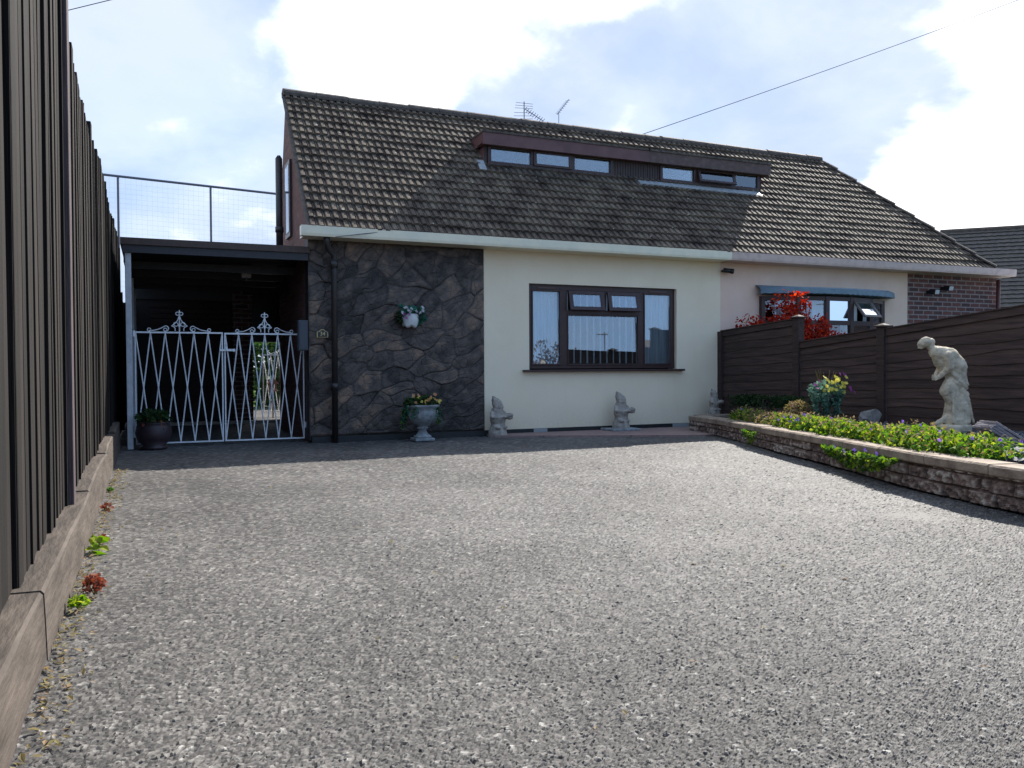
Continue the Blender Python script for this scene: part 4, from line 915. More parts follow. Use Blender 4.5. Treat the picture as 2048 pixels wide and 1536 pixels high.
# ---------------------------------------------------------------- gnomes
def gnome(x,y,z,hgt,rotz,label,pose,seed):
    t=thing('garden_gnome',(x,y,z),label,'garden gnome'); c=[]
    # unit height 1
    lean=.02
    c+=[('c',(0,0,.0),(0,0,.10),.21,.20,.85),('c',(0,0,.1),(0,0,.26),.19,.15,.9)]            # rocky base
    c+=[('c',(-.07,0,.22),(-.06,-.02,.40),.085,.08),('c',(.08,-.01,.2),(.07,-.03,.40),.08,.08),('e',(-.07,-.08,.2),(.07,.11,.05)),('e',(.09,-.08,.2),(.07,.11,.05))]
    c+=[('c',(0,0,.40),(-.01,0,.60),.175,.14,.9),('c',(-.01,-.05,.63),(-.01,-.08,.54),.07,.03),('e',(0,-.02,.70),(.115,.105,.10)),('e',(.0,-.105,.70),(.022,.03,.022)),('e',(-.09,0,.7),(.02,.02,.03)),('e',(.09,0,.7),(.02,.02,.03)),('c',(0,-.07,.66),(0,-.09,.58),.05,.02)]
    c+=[('c',(0,0,.76),(-.045,.01,.86),.118,.085),('c',(-.045,.01,.86),(-.10,.02,.965),.08,.022)]    # pointed hat
    for s in (-1,1): c+=[('c',(s*.13,0,.57),(s*.16,-.06,.46),.055,.05),('c',(s*.16,-.06,.46),(s*.05+.08*pose,-.15,.45),.045,.035),('e',(s*.04+.08*pose,-.17,.46),(.035,.03,.03))]
    if pose: c+=[('e',(.18,-.12,.50),(.115,.10,.05)),('e',(.2,-.12,.45),(.085,.08,.06)),('e',(.2,-.12,.53),(.06,.05,.03))]   # tray / basket held out to one side
    xf=Matrix.Translation((x,y,z))@Matrix.Rotation(rotz,4,'Z')@Matrix.Diagonal((hgt*1.22,hgt*1.15,hgt,1))
    blob('figure',MT['stone_gnome'],c,.014,t,rough=.008,rs=16,seed=seed,xf=xf,sm=1)
    return t
gnome(4.06,9.80,0.01,.515,R(10),'weathered stone gnome at the left end of the cream wall, beside the dark cladding',1,1)
gnome(5.86,9.76,.045,.51,R(5),'weathered stone gnome standing alone on a grey slab under the window',1,5)
gnome(7.36,9.70,.19,.38,R(15),'smaller stone gnome by the fence post at the end of the planted wall',1,9)
o=MB().box(5.64,6.08,9.6,9.94,.0165,.045).build('stone_slab',MT['urn'],origin=(5.86,9.77,.0165),bevel=.006); tag(o,'thin grey paving slab carrying the middle gnome','slab')
# ---------------------------------------------------------------- urn, pots, wall basket
def cloud(c,r,n,rng,sq=(1,1,1)):
    out=[]
    while len(out)<n:
        p=Vector((rng.uniform(-1,1),rng.uniform(-1,1),rng.uniform(-1,1)))
        if .25<p.length<1: out.append(Vector(c)+Vector((p.x*r*sq[0],p.y*r*sq[1],p.z*r*sq[2])))
    return out
def flowers(name,m,pts,size,rng,parent,petals=6):
    V=[];F=[]; one=parent is not None
    for p in pts:
        if one and V: obj('flower',V,F,m,parent); V=[];F=[]
        p=Vector(p); n=Vector((rng.gauss(0,.4),-1+rng.gauss(0,.4),.5+rng.gauss(0,.3))).normalized(); t=n.orthogonal().normalized(); b=n.cross(t)
        for k in range(petals):
            a=6.283*k/petals+rng.random()*.3; d=t*math.cos(a)+b*math.sin(a); e=n.cross(d); s=size*(.8+.4*rng.random()); i=len(V)
            V+=[p,p+d*s*.6+e*s*.32+n*s*.12,p+d*s+n*s*rng.uniform(0,.3),p+d*s*.6-e*s*.32+n*s*.12]; F.append((i,i+1,i+2,i+3))
    return obj('flower' if one else name,V,F,m,parent)
def urn():
    rng=random.Random(4); x,y=3.0,9.62
    t=thing('garden_urn',(x,y,0),'grey cast stone pedestal urn standing against the dark stone cladding','urn')
    MB().box(x-.12,x+.12,y-.12,y+.12,0,.035).build('plinth',MT['urn'],t,bevel=.008)
    wob=lambda a,z: .03*math.sin(a*14)*(1 if .2<z<.34 else 0)
    b=MB(); b.lathe((x,y,.035),[(.0,0),(.105,0),(.11,.02),(.07,.045),(.05,.075),(.045,.095),(.07,.115),(.072,.125),(.05,.135),(.09,.155),(.145,.20),(.175,.25),(.185,.31),(.178,.355),(.205,.375),(.21,.395),(.19,.40),(.165,.37),(.14,.36),(0,.355)],56,wob); b.build('bowl',MT['urn'],t,True)
    u=thing('trailing_plant',(x,y,.4),'bushy trailing plant with yellow and orange flowers spilling from the grey urn','plant')
    pts=cloud((x-.02,y-.02,.46),.2,330,rng,(1.15,.8,.45))
    for k in range(16):
        a=rng.uniform(0,6.28); 
        if k<8: a=rng.uniform(2.6,4.2)
        px,py=x+.2*math.cos(a),y+.17*math.sin(a); L=rng.uniform(.12,.34)
        for i in range(16): pts.append((px+rng.gauss(0,.018)+.05*math.cos(a)*i/16,py+rng.gauss(0,.018)-.02,.42-L*i/16))
    leaves('foliage',LF['dark'],pts[:len(pts)//2],.032,rng,u); leaves('foliage',LF['teal'],pts[len(pts)//2::3],.03,rng,u); leaves('foliage',LF['green'],pts[1::3],.03,rng,u)
    flowers('flowers',LF['orange'],[(x+rng.uniform(-.17,.2),y-.12+rng.uniform(-.06,.04),.50+rng.uniform(-.04,.06)) for _ in range(9)],.024,rng,u)
    flowers('flowers',LF['yellow'],[(x+rng.uniform(-.12,.2),y-.14+rng.uniform(-.04,.04),.48+rng.uniform(-.04,.05)) for _ in range(10)],.02,rng,u)
urn()
def basket():
    rng=random.Random(6); x,y,z=2.945,9.90,1.46
    t=thing('wall_planter',(x,y,z),'white half-round wall planter with a scalloped lower edge hung on the dark stone cladding','planter')
    V=[];n=24;m=8
    for i in range(m+1):
        f=i/m; r=.105*math.sin(math.pi*(.30+.32*f))*1.0; zz=-.075+.16*f
        for j in range(n+1): a=math.pi*j/n; sc=.012*math.sin(a*5)*(1-f); V.append((x-r*math.cos(a)*1.05,y+.03-r*.9*math.sin(a),z+zz+sc))
    F=[(i*(n+1)+j,i*(n+1)+j+1,(i+1)*(n+1)+j+1,(i+1)*(n+1)+j) for i in range(m) for j in range(n)]
    o=obj('bowl',V,F,'white_ceramic',t,True); so_=o.modifiers.new('s','SOLIDIFY'); so_.thickness=.012
    b=MB(); b.prism([(x-.10,z+.03),(x+.10,z+.03),(x+.105,z-.04),(x+.06,z-.085),(x+.02,z-.07),(x-.02,z-.085),(x-.06,z-.07),(x-.10,z-.04)],'y',y+.031,y+.045); b.build('back_plate',MT['white_ceramic'],t)
    u=thing('artificial_flowers',(x,y,z+.08),'teal leaved artificial flowers with white and pink blooms in the white wall planter','flowers')
    pts=cloud((x-.06,y-.0,z+.11),.11,70,rng,(1.2,.5,.8))+cloud((x+.12,y,z+.06),.09,50,rng,(.8,.5,1.3))+cloud((x,y-.03,z+.12),.12,40,rng,(1.1,.4,.5))
    leaves('foliage',LF['teal'],pts,.042,rng,u,var=.5); leaves('foliage',LF['dark'],cloud((x-.13,y,z+.03),.08,60,rng,(.8,.5,1.1)),.035,rng,u)
    flowers('white_flowers',LF['white'],[(x+rng.uniform(-.12,.14),y-.06,z+.12+rng.uniform(-.03,.05)) for _ in range(9)],.028,rng,u)
    flowers('pink_flowers',LF['magenta'],[(x-.06+rng.uniform(-.05,.03),y-.09,z+.05+rng.uniform(-.03,.03)) for _ in range(4)],.022,rng,u)
basket()
def leftpot():
    rng=random.Random(9); x,y=.02,9.98
    t=thing('plant_pot',(x,y,0),'dark round belly-shaped pot in shadow at the foot of the white carport post','plant pot')
    b=MB(); b.lathe((x,y,0),[(0,.0),(.14,0),(.15,.02),(.12,.04),(.17,.10),(.19,.17),(.175,.25),(.165,.275),(.18,.29),(.165,.30),(.15,.27),(0,.26)],40); b.build('bowl',MT['pot'],t,True)
    u=thing('potted_plant',(x,y,.3),'dark leafy plant with dull red flowers in the round pot','plant')
    leaves('foliage',LF['dark'],cloud((x,y,.34),.2,320,rng,(1,1,.5)),.035,rng,u)
    flowers('flowers',LF['redweed'],[(x+rng.uniform(-.12,.12),y-.15,.28+rng.uniform(-.05,.06)) for _ in range(8)],.02,rng,u)
leftpot()
# number plaque
def plaque():
    x,y,z=1.868,9.915,1.285
    t=thing('number_plaque',(x,y,z),'small arched black plaque with a gold edge reading 34','sign')
    def outline(s): 
        w,h=.066*s,.040*s; pts=[(-w,-h),(w,-h),(w,h*.62)]
        pts+=[(w*.62,h*.75)]+[(w*.55*math.cos(a),h*.75+h*.62*math.sin(a)) for a in np.linspace(.0,math.pi,9)]+[(-w*.62,h*.75),(-w,h*.62)]
        return [(x+p,z+q) for p,q in pts]
    MB().prism(outline(1.0),'y',y,y+.01).build('gold_edge',MT['gold'],t); MB().prism(outline(.88),'y',y-.003,y).build('plate',MT['sign_black'],t)
    cu=bpy.data.curves.new('txt','FONT'); cu.body='34'; cu.size=.062; cu.align_x='CENTER'; cu.align_y='CENTER'; cu.extrude=.001; o=bpy.data.objects.new('txt',cu); COL.objects.link(o)
    dg=bpy.context.evaluated_depsgraph_get(); me=o.evaluated_get(dg).to_mesh(); V=[(x+v.co.x,y-.005-v.co.z,z+.001+v.co.y) for v in me.vertices]; F=[tuple(p.vertices) for p in me.polygons]; o.evaluated_get(dg).to_mesh_clear(); bpy.data.objects.remove(o)
    obj('numerals',V,F,'gold',t)
plaque()
# security lamps
def spot(x,y,z,label,name='security_light'):
    t=thing(name,(x,y,z),label,'lamp'); b=MB(); b.box(x-.02,x+.02,y+.0,y+.08,z-.02,z+.03); b.build('bracket',MT['black_plastic'],t)
    b=MB(); b.hexa([(x-.055,y-.10,z-.055),(x+.055,y-.10,z-.055),(x+.045,y+.02,z-.035),(x-.045,y+.02,z-.035),(x-.055,y-.12,z+.03),(x+.055,y-.12,z+.03),(x+.045,y+.0,z+.045),(x-.045,y+.0,z+.045)]); b.build('lamp_head',MT['black_plastic'],t,bevel=.006)
    b=MB(); b.hexa([(x-.045,y-.106,z-.045),(x+.045,y-.106,z-.045),(x+.045,y-.102,z-.045),(x-.045,y-.102,z-.045),(x-.045,y-.124,z+.02),(x+.045,y-.124,z+.02),(x+.045,y-.120,z+.02),(x-.045,y-.120,z+.02)]); b.build('lens',MT['white_ceramic'],t)
t=thing('wall_camera',(7.75,9.95,2.28),'small black cylinder lamp fixed under the gutter where cream meets pink wall','lamp')
b=MB(); b.tube([(7.72,9.99,2.28),(7.74,9.93,2.28)],.018,10); b.tube([(7.70,9.92,2.285),(7.82,9.88,2.27)],.034,14); b.build('body',MT['black_plastic'],t,True); MB().tube([(7.80,9.885,2.272),(7.835,9.875,2.268)],.038,14).build('hood',MT['black_plastic'],t)
spot(11.92,9.90,2.10,'black security floodlight on the red brick end wall, the lower left one of two')
spot(12.25,9.90,2.17,'black security floodlight on the red brick end wall, the upper right one of two')
# ---------------------------------------------------------------- raised bed planting
def groundcover():
    rng=random.Random(21); pts=[];hp=[];fl=[]
    # mounds along the coping
    y=8.3
    mounds=[]
    while y>3.86:
        mounds.append((wallx(y)+.30+rng.uniform(-.03,.05),y,wallz(y)+.02,.20+rng.uniform(-.02,.05))); y-=.17
    for i,(mx,my,mz,r) in enumerate(mounds):
        n=330; tall=.55+.1*mnoise.noise(Vector((my*2,0,0)))
        if 4.2<my<5.2: r*=1.12; n=420
        for p in cloud((mx,my,mz),r,n,rng,(1,1,tall)):
            if p.z>mz-.03: (hp if (my>7.0 and rng.random()<(.75 if 7.0<my<8.0 else .15)) else pts).append(p)
    leaves('lf',LF['lime'],pts[:int(len(pts)*.999)],.022,rng,var=.6) 
    o=bpy.data.objects[[q.name for q in COL.objects if q.name.startswith('lf')][-1]]; o.name='ground_cover'; tag(o,'bright lime green low leafy plants spilling along the coping of the raised bed','ground cover',kind='stuff')
    o=leaves('dark_foliage',LF['green'],[p-Vector((0,0,.015)) for p in rng.sample(pts,3200)],.03,rng,var=.6); tag(o,'darker green leaves growing between the lime green ground cover','foliage',kind='stuff')
    o=leaves('heather',LF['heather'],hp,.018,rng,elong=2.2); tag(o,'dry brownish heather sprigs among the lime green ground cover','heather',kind='stuff')
    o=leaves('dry_sprigs',LF['heather'],[p+Vector((0,0,.03)) for p in rng.sample(pts,1700)],.015,rng,elong=2.4); tag(o,'thin reddish sprigs sticking out of the lime green ground cover','sprigs',kind='stuff')
    fp=[p+Vector((-.01,-.01,.02)) for p in rng.sample([p for p in pts if p.z>wallz(p.y)+.05],60)]
    fo=flowers('violet_flowers',LF['violet'],fp,.016,rng,None); tag(fo,'scattered small violet flowers over the ground cover','flowers',kind='stuff')
groundcover()
def trailer(y0,y1,label,n,seed,lf='lime'):
    rng=random.Random(seed); t=thing('trailing_plant',(wallx((y0+y1)/2)-.05,(y0+y1)/2,.2),label,'plant'); pts=[]
    for i in range(n):
        y=rng.uniform(y0,y1); u=(y-y0)/(y1-y0); drop=.04+.14*math.sin(math.pi*u)**.7*rng.random()
        pts.append((wallx(y)-.085-rng.random()*.055,y,wallz(y)-.02-drop))
    leaves('foliage',LF['green' if n>150 else 'green'],pts[:n//2],.028,rng,t); leaves('foliage',LF['lime'],pts[n//2:],.026,rng,t)
    if n>150: flowers('flowers',LF['violet'],[(wallx(y)-.16,y,wallz(y)-.05+rng.uniform(-.02,.03)) for y in np.linspace(y0+.2,y1-.3,5)],.02,rng,t)
trailer(4.35,5.55,'leafy trailing plant with violet flowers hanging over the wall at its bend',520,41)
trailer(7.1,7.5,'small tuft of green growing from the far part of the wall face',90,42)
def tuft():
    rng=random.Random(50); t=thing('heather_bush',(7.0,7.35,.24),'dry pinkish brown heather tuft beside the flower basket','shrub')
    leaves('foliage',LF['heather'],cloud((6.80,7.42,.34),.16,900,rng,(1.1,1,.9)),.018,rng,t,elong=2.5); b=MB(); 
    for k in range(10): a=rng.uniform(0,6.28); b.tube([(6.80,7.42,.22),(6.80+.1*math.cos(a),7.42+.1*math.sin(a),.42)],.003,4)
    b.build('stems',MT['bark'],t)
tuft()
def flowerstand():
    rng=random.Random(51); x,y,z=7.02,7.21,.22
    t=thing('pedestal_pot',(x,y,z),'slim dark pedestal pot hidden under trailing flowers by the second fence panel','plant pot')
    b=MB(); b.lathe((x,y,z),[(0,0),(.09,0),(.09,.02),(.04,.06),(.035,.18),(.06,.22),(.11,.27),(.125,.33),(.12,.335),(0,.32)],28); b.build('bowl',MT['pot'],t,True)
    u=thing('flower_bouquet',(x,y,z+.33),'trailing bouquet of yellow and magenta flowers in front of the fence','flowers')
    pts=cloud((x,y,z+.36),.24,420,rng,(1,.7,.55))
    for k in range(18):
        a=rng.uniform(2.4,7.0); px,py=x+.15*math.cos(a)*rng.random()*1.3,y+.12*math.sin(a); L=rng.uniform(.15,.34)
        if k<5: px=x-.24+rng.uniform(-.02,.03); py=y-.05
        for i in range(20): pts.append((px+rng.gauss(0,.012),py+rng.gauss(0,.012)-.03,z+.34-L*i/20))
    leaves('foliage',LF['bluegreen'],pts,.03,rng,u,elong=1.9)
    flowers('yellow_flowers',LF['yellow'],[(x+rng.uniform(-.16,.18),y-.12+rng.uniform(-.05,.05),z+.47+rng.uniform(-.12,.07)) for _ in range(34)],.026,rng,u,9)
    flowers('magenta_flowers',LF['magenta'],[(x+a+rng.uniform(-.02,.02),y-.10,z+h+rng.uniform(-.02,.02)) for a,h in ((-.24,.46),(-.23,.42),(-.21,.48),(.15,.56),(.12,.55),(.19,.54),(.28,.38),(.31,.37),(.26,.40))],.025,rng,u,8)
    b=MB()
    for k in range(8): a=rng.uniform(-1,1); b.tube([(x+a*.1,y,z+.38),(x+a*.22,y-.03,z+.58+rng.uniform(0,.05))],.0025,4)
    b.build('stems',LF['heather'],u)
flowerstand()
def boxplant():
    t=thing('trough',(7.42,9.0,.22),'low dark trough holding clipped green plants in the shade of the first fence panel','planter')
    MB().box(7.28,7.56,8.0,9.25,.2,.34).build('box',MT['waney'],t,bevel=.006)
    hedge('trough_plants','clipped dark green plants in the trough against the first fence panel','plant',7.26,7.58,7.98,9.27,.32,.50,1500,.028,'dark',61)
boxplant()
def rock(name,label,c,r,m,seed,sh=(1,1,1),cat='rock',flat=0,rot=(0,0,0)):
    rng=random.Random(seed); bm=bmesh.new(); bmesh.ops.create_icosphere(bm,subdivisions=4,radius=1)
    pl=[(Vector((rng.gauss(0,1),rng.gauss(0,1),rng.gauss(0,1))).normalized(),rng.uniform(.45,.8)) for _ in range(12)]
    for v in bm.verts:
        for n,d in pl:
            k=v.co.dot(n)
            if k>d: v.co-=n*(k-d)*.96
        v.co+=v.co*.04*mnoise.noise(v.co*4)
    M_=Matrix.Rotation(rot[2],4,'Z')@Matrix.Rotation(rot[1],4,'Y')@Matrix.Rotation(rot[0],4,'X')@Matrix.Diagonal((r*sh[0],r*sh[1],r*sh[2],1))
    V=[(M_@v.co)+Vector(c) for v in bm.verts]; F=[tuple(v.index for v in f.verts) for f in bm.faces]; bm.free()
    return tag(obj(name,V,F,m,origin=c),label,cat,'rocks in the raised bed')
rock('rock','flat-topped grey rock leaning by the fence between the bouquet and the statue',(7.40,6.93,.29),.155,'rock',3,(1,.6,.75))
rock('rock','small pale flat stone among the plants at the far end of the bed',(6.95,7.9,.27),.09,'rock',8,(1.3,.8,.4))
def slate():
    # tilted layered slate slab
    c=Vector((6.28,4.55,.325)); t=[]; b=MB(); rng=random.Random(2)
    M_=Matrix.Translation(c)@Matrix.Rotation(-yaw,4,'Z')@Matrix.Rotation(R(32),4,'Y')
    for k in range(4):
        z=.022*k; p=[]; w,l=.17-.008*k,.13
        for s in (0,.0205):
            p+=[M_@Vector((-w+rng.uniform(-.012,.012),-l,z+s-.06)),M_@Vector((w,-l+rng.uniform(-.012,.012),z+s-.06)),M_@Vector((w-.02*k,l,z+s-.06)),M_@Vector((-w,l+rng.uniform(-.012,.012),z+s-.06))]
        b.hexa(p)
    o=b.build('slate_slab',MT['slate_rock'],origin=c,bevel=.004); tag(o,'layered purple grey slate slab tilted beside the foot of the statue','rock')
slate()
# weeds along the sleepers
def weed(x,y,label,lf,n,size,r,seed,zs=.6):
    rng=random.Random(seed); t=thing('weed',(x,y,0),label,'weed'); leaves('foliage',LF[lf],[p for p in cloud((x,y,r*zs*.7),r,n,rng,(.8,1,zs)) if p.z>.002],size,rng,t,elong=1.7)
    b=MB(); 
    for k in range(4): a=rng.uniform(0,6.28); b.tube([(x,y,-.01),(x+r*.5*math.cos(a),y+r*.5*math.sin(a),r*zs)],.002,4)
    b.build('stems',LF['green'],t)
weed(-.215,3.62,'crinkled red-brown weed against the sleeper, nearest the camera','redweed',170,.013,.055,71,.8)
weed(-.255,3.42,'bright green weed beside the red-brown one at the foot of the sleeper','lime',80,.014,.045,72)
weed(-.24,4.42,'two-leaved bright green weed half way along the second sleeper','lime',16,.034,.05,73,.9)
weed(-.245,4.62,'small dry reddish weed behind the two-leaved green one','redweed',26,.018,.045,74)
weed(-.265,5.7,'tiny pinkish weed with pale fluff by the third sleeper','redweed',24,.018,.045,75)
weed(-.28,6.6,'tiny green weed at the joint of the far sleepers','green',20,.016,.03,76)
# leaf litter at the foot of the sleepers
def litter():
    rng=random.Random(80); pts=[(-.29+abs(rng.gauss(0,.05)),rng.uniform(1.2,8),.004) for _ in range(800)]+[(rng.uniform(-.2,5),rng.uniform(1.6,8.5),.003) for _ in range(90)]
    o=leaves('leaf_litter',LF['heather'],pts,.010,rng,elong=2.5,up=4); tag(o,'dry brown leaf bits and straw along the foot of the sleepers','litter',kind='stuff')
litter()
# ---------------------------------------------------------------- red-leaved tree
def redtree():
    rng=random.Random(90); c=Vector((8.62,9.22,0)); t=thing('red_leaved_tree',tuple(c),'small tree with scarlet leaves between the fence and the bow window','tree')
    b=MB(); b.tube([c,c+Vector((.02,.0,.6)),c+Vector((0,.02,1.0))],[.035,.028,.02],8); ends=[]
    dirs=[(-.72,.36,.50),(-.66,.32,.30),(-.78,.38,.64),(-.3,.0,.7),(.95,-.1,.22),(.5,.0,.3),(-.6,.25,.45),(-.5,.2,.25),(-.40,.1,.45),(-.70,.34,.38),(.45,-.05,.15),(.75,-.1,.15),(-.72,.15,.62),(-.5,-.05,.62),(-.35,.1,.98),(-.15,0,1.0),(-.3,.15,.6),(.15,0,.5),(.3,.05,.42),(-.45,.2,.62),(.6,.0,.26),(0,.1,.75),(.2,-.05,.65),(.4,0,.50),(.55,-.1,.40),(.72,-.1,.33),(.9,-.1,.30),(-.25,-.1,.45),(.1,-.1,.4),(-.45,.1,.3),(.3,-.05,.25),(.65,0,.12),(-.1,.1,.9),(-.05,0,.55)]
    for d in dirs:
        p0=c+Vector((0,.01,.75)); p1=p0+Vector(d)*.5+Vector((rng.uniform(-.04,.04),0,.04)); p2=c+Vector((0,.01,.85))+Vector(d)*Vector((1,1,1)).x
        b.tube([p0,p1,p2],[.012,.008,.003],5); ends+=[(p0.lerp(p1,.7),.10),(p1,.12),(p1.lerp(p2,.5),.13),(p2,.12)]
        for k in range(3):
            q=p1.lerp(p2,rng.random()); e=q+Vector((rng.uniform(-.15,.15),rng.uniform(-.12,.12),rng.uniform(-.05,.16))); b.tube([q,e],[.004,.002],4); ends.append((e,.08))
    b.build('trunk',MT['bark'],t)
    pts=[]
    for e,r in ends: pts+=cloud(e,r*1.25,64,rng)
    leaves('crown',LF['red'],pts,.034,rng,t,elong=1.15,var=.5)
redtree()
# ---------------------------------------------------------------- aerials, wires, netting
def yagi(c,top,boom,n,w,label,ang=0,tilt=0,second=None):
    t=thing('tv_aerial',c,label,'aerial'); b=MB(); c=Vector(c); b.tube([c,c+Vector((0,0,top))],.009,6); b.build('mast',MT['dark_alu'],t)
    b=MB(); b0=c+Vector((0,0,top-.02))
    boomd=Vector((math.cos(ang)*math.cos(tilt),math.sin(ang)*math.cos(tilt),math.sin(tilt))); el=boomd.cross(Vector((0,0,1))).normalized()
    b.tube([b0-boomd*boom*.1,b0+boomd*boom*.9],.007,5)
    for k in range(n): p=b0+boomd*boom*(-.1+k/(n-1)); b.tube([p-el*w,p+el*w],.004,4)
    b.build('elements',MT['dark_alu'],t)
    return t
t=thing('tv_aerial',(5.27,11.6,ZR),'left television aerial on the ridge, a ladder of bars above a short stubby yagi','aerial')
b=MB(); b.tube([(5.27,11.6,ZR),(5.27,11.6,ZR+.33)],.008,6); b.build('mast',MT['dark_alu'],t)
b=MB(); 
for k,z in enumerate((.30,.265,.23,.165,.12,.075)): b.tube([(5.27-.155,11.6-.04+.02*k,ZR+z-.012),(5.27+.16,11.66-.03,ZR+z+.02)],.0035,4)
b.build('bar_array',MT['dark_alu'],t)
b=MB(); p0=Vector((5.28,11.58,ZR+.21)); p1=Vector((5.54,11.50,ZR+.04)); b.tube([p0,p1],.006,5)
for k in range(9): p=p0.lerp(p1,k/8); b.tube([p+Vector((-.028,.0,-.035)),p+Vector((.028,0,.035))],.006,4)
b.build('stub_yagi',MT['dark_alu'],t)
t=thing('tv_aerial',(5.86,11.6,ZR),'right television aerial on the ridge, a single thin boom pointing up to the right','aerial')
b=MB(); b.tube([(5.86,11.6,ZR),(5.86,11.6,ZR+.24)],.008,6); b.build('mast',MT['alu'],t)
b=MB(); p0=Vector((5.83,11.6,ZR+.20)); p1=Vector((6.01,11.55,ZR+.44)); b.tube([p0,p1],.007,5)
for k in range(7): p=p0.lerp(p1,.1+k/7.5); b.tube([p+Vector((-.03,.03,.0)),p+Vector((.03,-.03,.008))],.004,4)
b.build('boom',MT['alu'],t)
def wire(a,c,label,r,sag=.0):
    a,c=Vector(a),Vector(c); pts=[a.lerp(c,k/30)-Vector((0,0,sag*4*(k/30)*(1-k/30))) for k in range(31)]
    b=MB(); b.tube(pts,r,6); o=b.build('overhead_cable',MT['wire'],origin=a); tag(o,label,'cable','cables crossing the sky')
def along(px,py,dist):
    d=(Fv+R2*((px-1024)/1660)-U2*((py-768)/1660)); return Vector((0,0,CAMH))+d*dist
A=along(1275,272,13.6); B=along(2005,0,17); wire(A,A+(B-A)*2.0,'overhead telephone cable rising from the ridge to the upper right corner of the sky',.0055,.12)
A=along(1750,385,24); B=along(2048,285,22); wire(A-(B-A)*.3,A+(B-A)*3,'thin faint cable crossing the bright sky above the right end of the roof',.007)
A=along(118,25,14); B=along(220,0,14); wire(A-(B-A)*3,A+(B-A)*14,'thin cable crossing the top left corner of the sky beside the fence',.007)
wire((1.98,9.66,2.40),(2.75,9.71,2.535),'short slack wire lying across the cream gutter above the downpipe',.004)
def netting():
    t=thing('netting_screen',(1,16,0),'tall wire mesh screen on thin grey poles behind the carport','netting')
    y=16; zr=lambda x:4.195-.036*(x-.7)
    b=MB(); b.tube([(-3,y,zr(-3)),(5,y,zr(5))],.022,8); b.build('top_rail',MT['dark_alu'],t)
    for x in (-2.0,-.485,1.03,2.55,4.0): MB().tube([(x,y,0),(x,y,zr(x))],.02,8).build('pole',MT['dark_alu'],t)
    b=MB(); r=.0017
    x=-3.0
    while x<5: b.bar((x,y,.0),(x,y,zr(x)),.0012,.0012); x+=.085
    z=.05
    while z<4.2: b.bar((-3,y,z+.055),(5,y,z-.23+.055),.0012,.0012); z+=.085
    b.build('mesh',MT['net'],t)
netting()
# ---------------------------------------------------------------- neighbours
def farhouse():
    o=Vector((24.8,20,0)); r=Vector((.707,-.707,0)); n=Vector((-.707,-.707,0)); ZRG=5.40; he=2.3; run=3.6; L=11
    t=thing('neighbour_house',tuple(o+r*5),'distant house with a dark tiled roof at the far right edge','house')
    def Pt(u,v,z): return o+r*u+n*v+Vector((0,0,z))
    V=[];F=[];NC=22;m=100
    for c in range(NC):
        for s,h in ((c/NC,.035),((c+1)/NC+.004,.0)):
            for i in range(m+1):
                u=-.2+(L+.2)*i/m; v=run*(1-s); z=he+(ZRG-he)*s; hh=h+.012*((i%2))
                V.append(Pt(u,v+hh*.6,z+hh*.75))
        k=len(V)-2*(m+1)
        for i in range(m): F.append((k+i,k+i+1,k+m+2+i,k+m+1+i))
        if c: 
            k2=k-(m+1)
            for i in range(m): F.append((k2+i,k2+i+1,k+i+1,k+i))
    obj('roof',V,F,mat('dark_far_tiles',(.05,.043,.038),.7,(.10,.085,.07),8,.01,20),t)
    V=[Pt(-.0,-3.3,-.02),Pt(L,-3.3,-.02),Pt(L,3.3,-.02),Pt(0,3.3,-.02),Pt(0,-3.3,he+.2),Pt(L,-3.3,he+.2),Pt(L,3.3,he+.2),Pt(0,3.3,he+.2),Pt(0,0,ZRG-.1),Pt(L,0,ZRG-.1)]
    obj('wall',V,[(0,1,5,4),(1,2,6,9,5),(2,3,7,6),(3,0,4,8,7)],'redbrick',t)
    obj('rear_roof',[Pt(-.2,-run,he),Pt(L,-run,he),Pt(L,0,ZRG),Pt(-.2,0,ZRG)],[(0,1,2,3)],'ridge',t)
    b=MB(); b.tube([Pt(-.2,0,ZRG+.01),Pt(L,0,ZRG+.01)],.09,8); b.build('ridge_tiles',MT['ridge'],t)
farhouse()
t=thing('shed',(14.6,8,0),'white edged flat shed roof just showing over the fence at the right edge','shed')
MB().box(14.05,16,6.0,10.2,-.02,1.83).build('walls',MT['waney'],t); MB().box(13.95,16.1,5.9,10.3,1.8302,1.885).build('roof',MT['white_frame'],t)
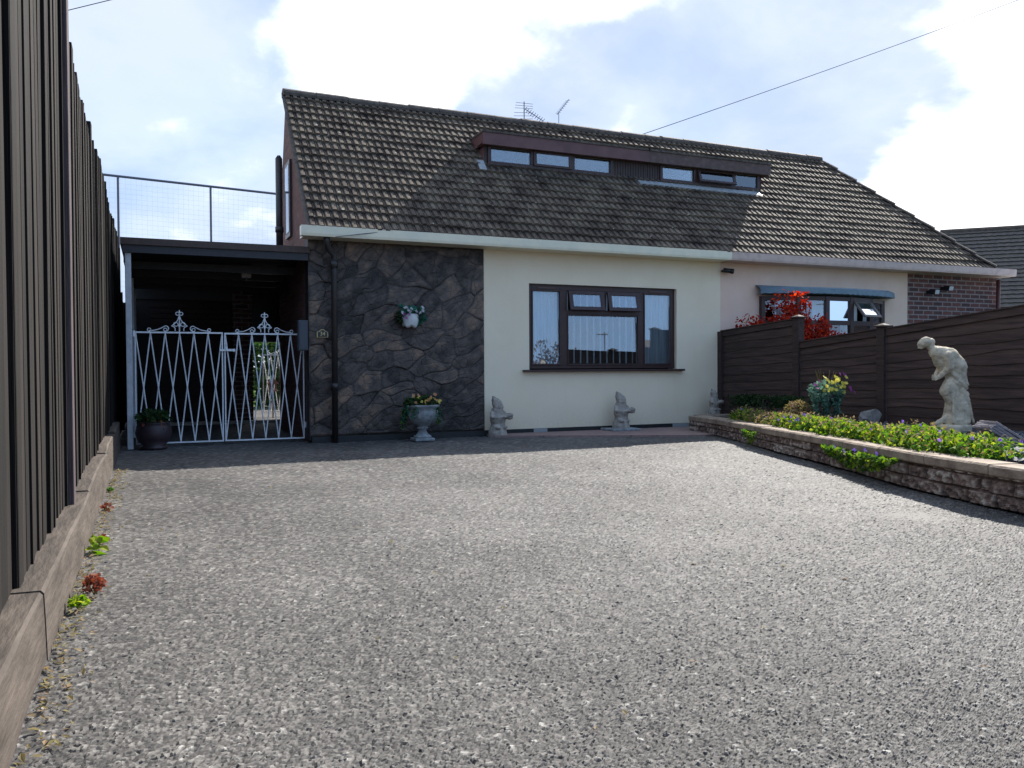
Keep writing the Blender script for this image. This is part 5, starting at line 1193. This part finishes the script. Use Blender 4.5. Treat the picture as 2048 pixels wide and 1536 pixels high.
# across the road, seen mirrored in the windows
def opposite(x,y,z,w,label,ridge_z,rot=0):
    t=thing('opposite_house',(x,y,z),label,'house'); d=3.2
    MB().box(x-w/2,x+w/2,y-d,y+d,z,z+2.4).build('wall',MT['redbrick'],t)
    b=MB(); b.prism([(y-d-.3,z+2.3),(y+d+.3,z+2.3),(y,ridge_z)],'x',x-w/2-.2,x+w/2+.2); b.build('roof',MT['ridge'],t)
    b=MB(); x-=w*.28; b.box(x-.45,x+.45,y-.3,y+.3,ridge_z-.8,ridge_z+.7); ch=b.build('chimney',MT['redbrick'],t)
    b=MB(); b.tube([(x,y,ridge_z+.55),(x,y,ridge_z+1.9)],.03,6); b.tube([(x-.5,y,ridge_z+1.75),(x+.2,y,ridge_z+1.8)],.03,6); 
    for k in range(6): b.tube([(x-.45+.12*k,y-.2,ridge_z+1.75),(x-.45+.12*k,y+.2,ridge_z+1.75)],.015,4)
    b.build('aerial',MT['dark_alu'],ch)
    x+=w*.28; f=MB()
    for k in (-1,1): f.box(x+k*w*.28-.7,x+k*w*.28+.7,y+d,y+d+.03,z+.9,z+2.0)
    wf=f.build('windows',MT['white_frame'],t)
opposite(26.5,-22,-1.5,8,'brick house with a chimney and aerial across the road behind the camera',2.5)
opposite(34,-26,-3.2,12,'second brick house across the road behind the camera, further along',1.0)
opposite(6,-24,-3.2,10,'third brick house across the road behind the camera, opposite the driveway',.9)
def baretree():
    rng=random.Random(7); c=Vector((16.0,-13,-.4)); t=thing('shrub_tree',tuple(c),'russet twiggy garden tree behind the camera, mirrored in the window','tree')
    b=MB(); b.tube([c,c+Vector((0,0,2.0))],[.09,.06],8); pts=[]
    for k in range(26):
        a=rng.uniform(0,6.28); d=Vector((math.cos(a)*1.7*rng.random(),math.sin(a)*1.2,rng.uniform(.8,1.9))); p=c+Vector((0,0,1.3)); b.tube([p,p+d*.5,p+d],[.03,.015,.006],5); pts+=cloud(p+d*rng.uniform(.6,1),.35,22,rng)
    b.build('trunk',MT['bark'],t); leaves('crown',LF['brown'],pts,.09,rng,t)
baretree()
print('objects',len(bpy.data.objects))
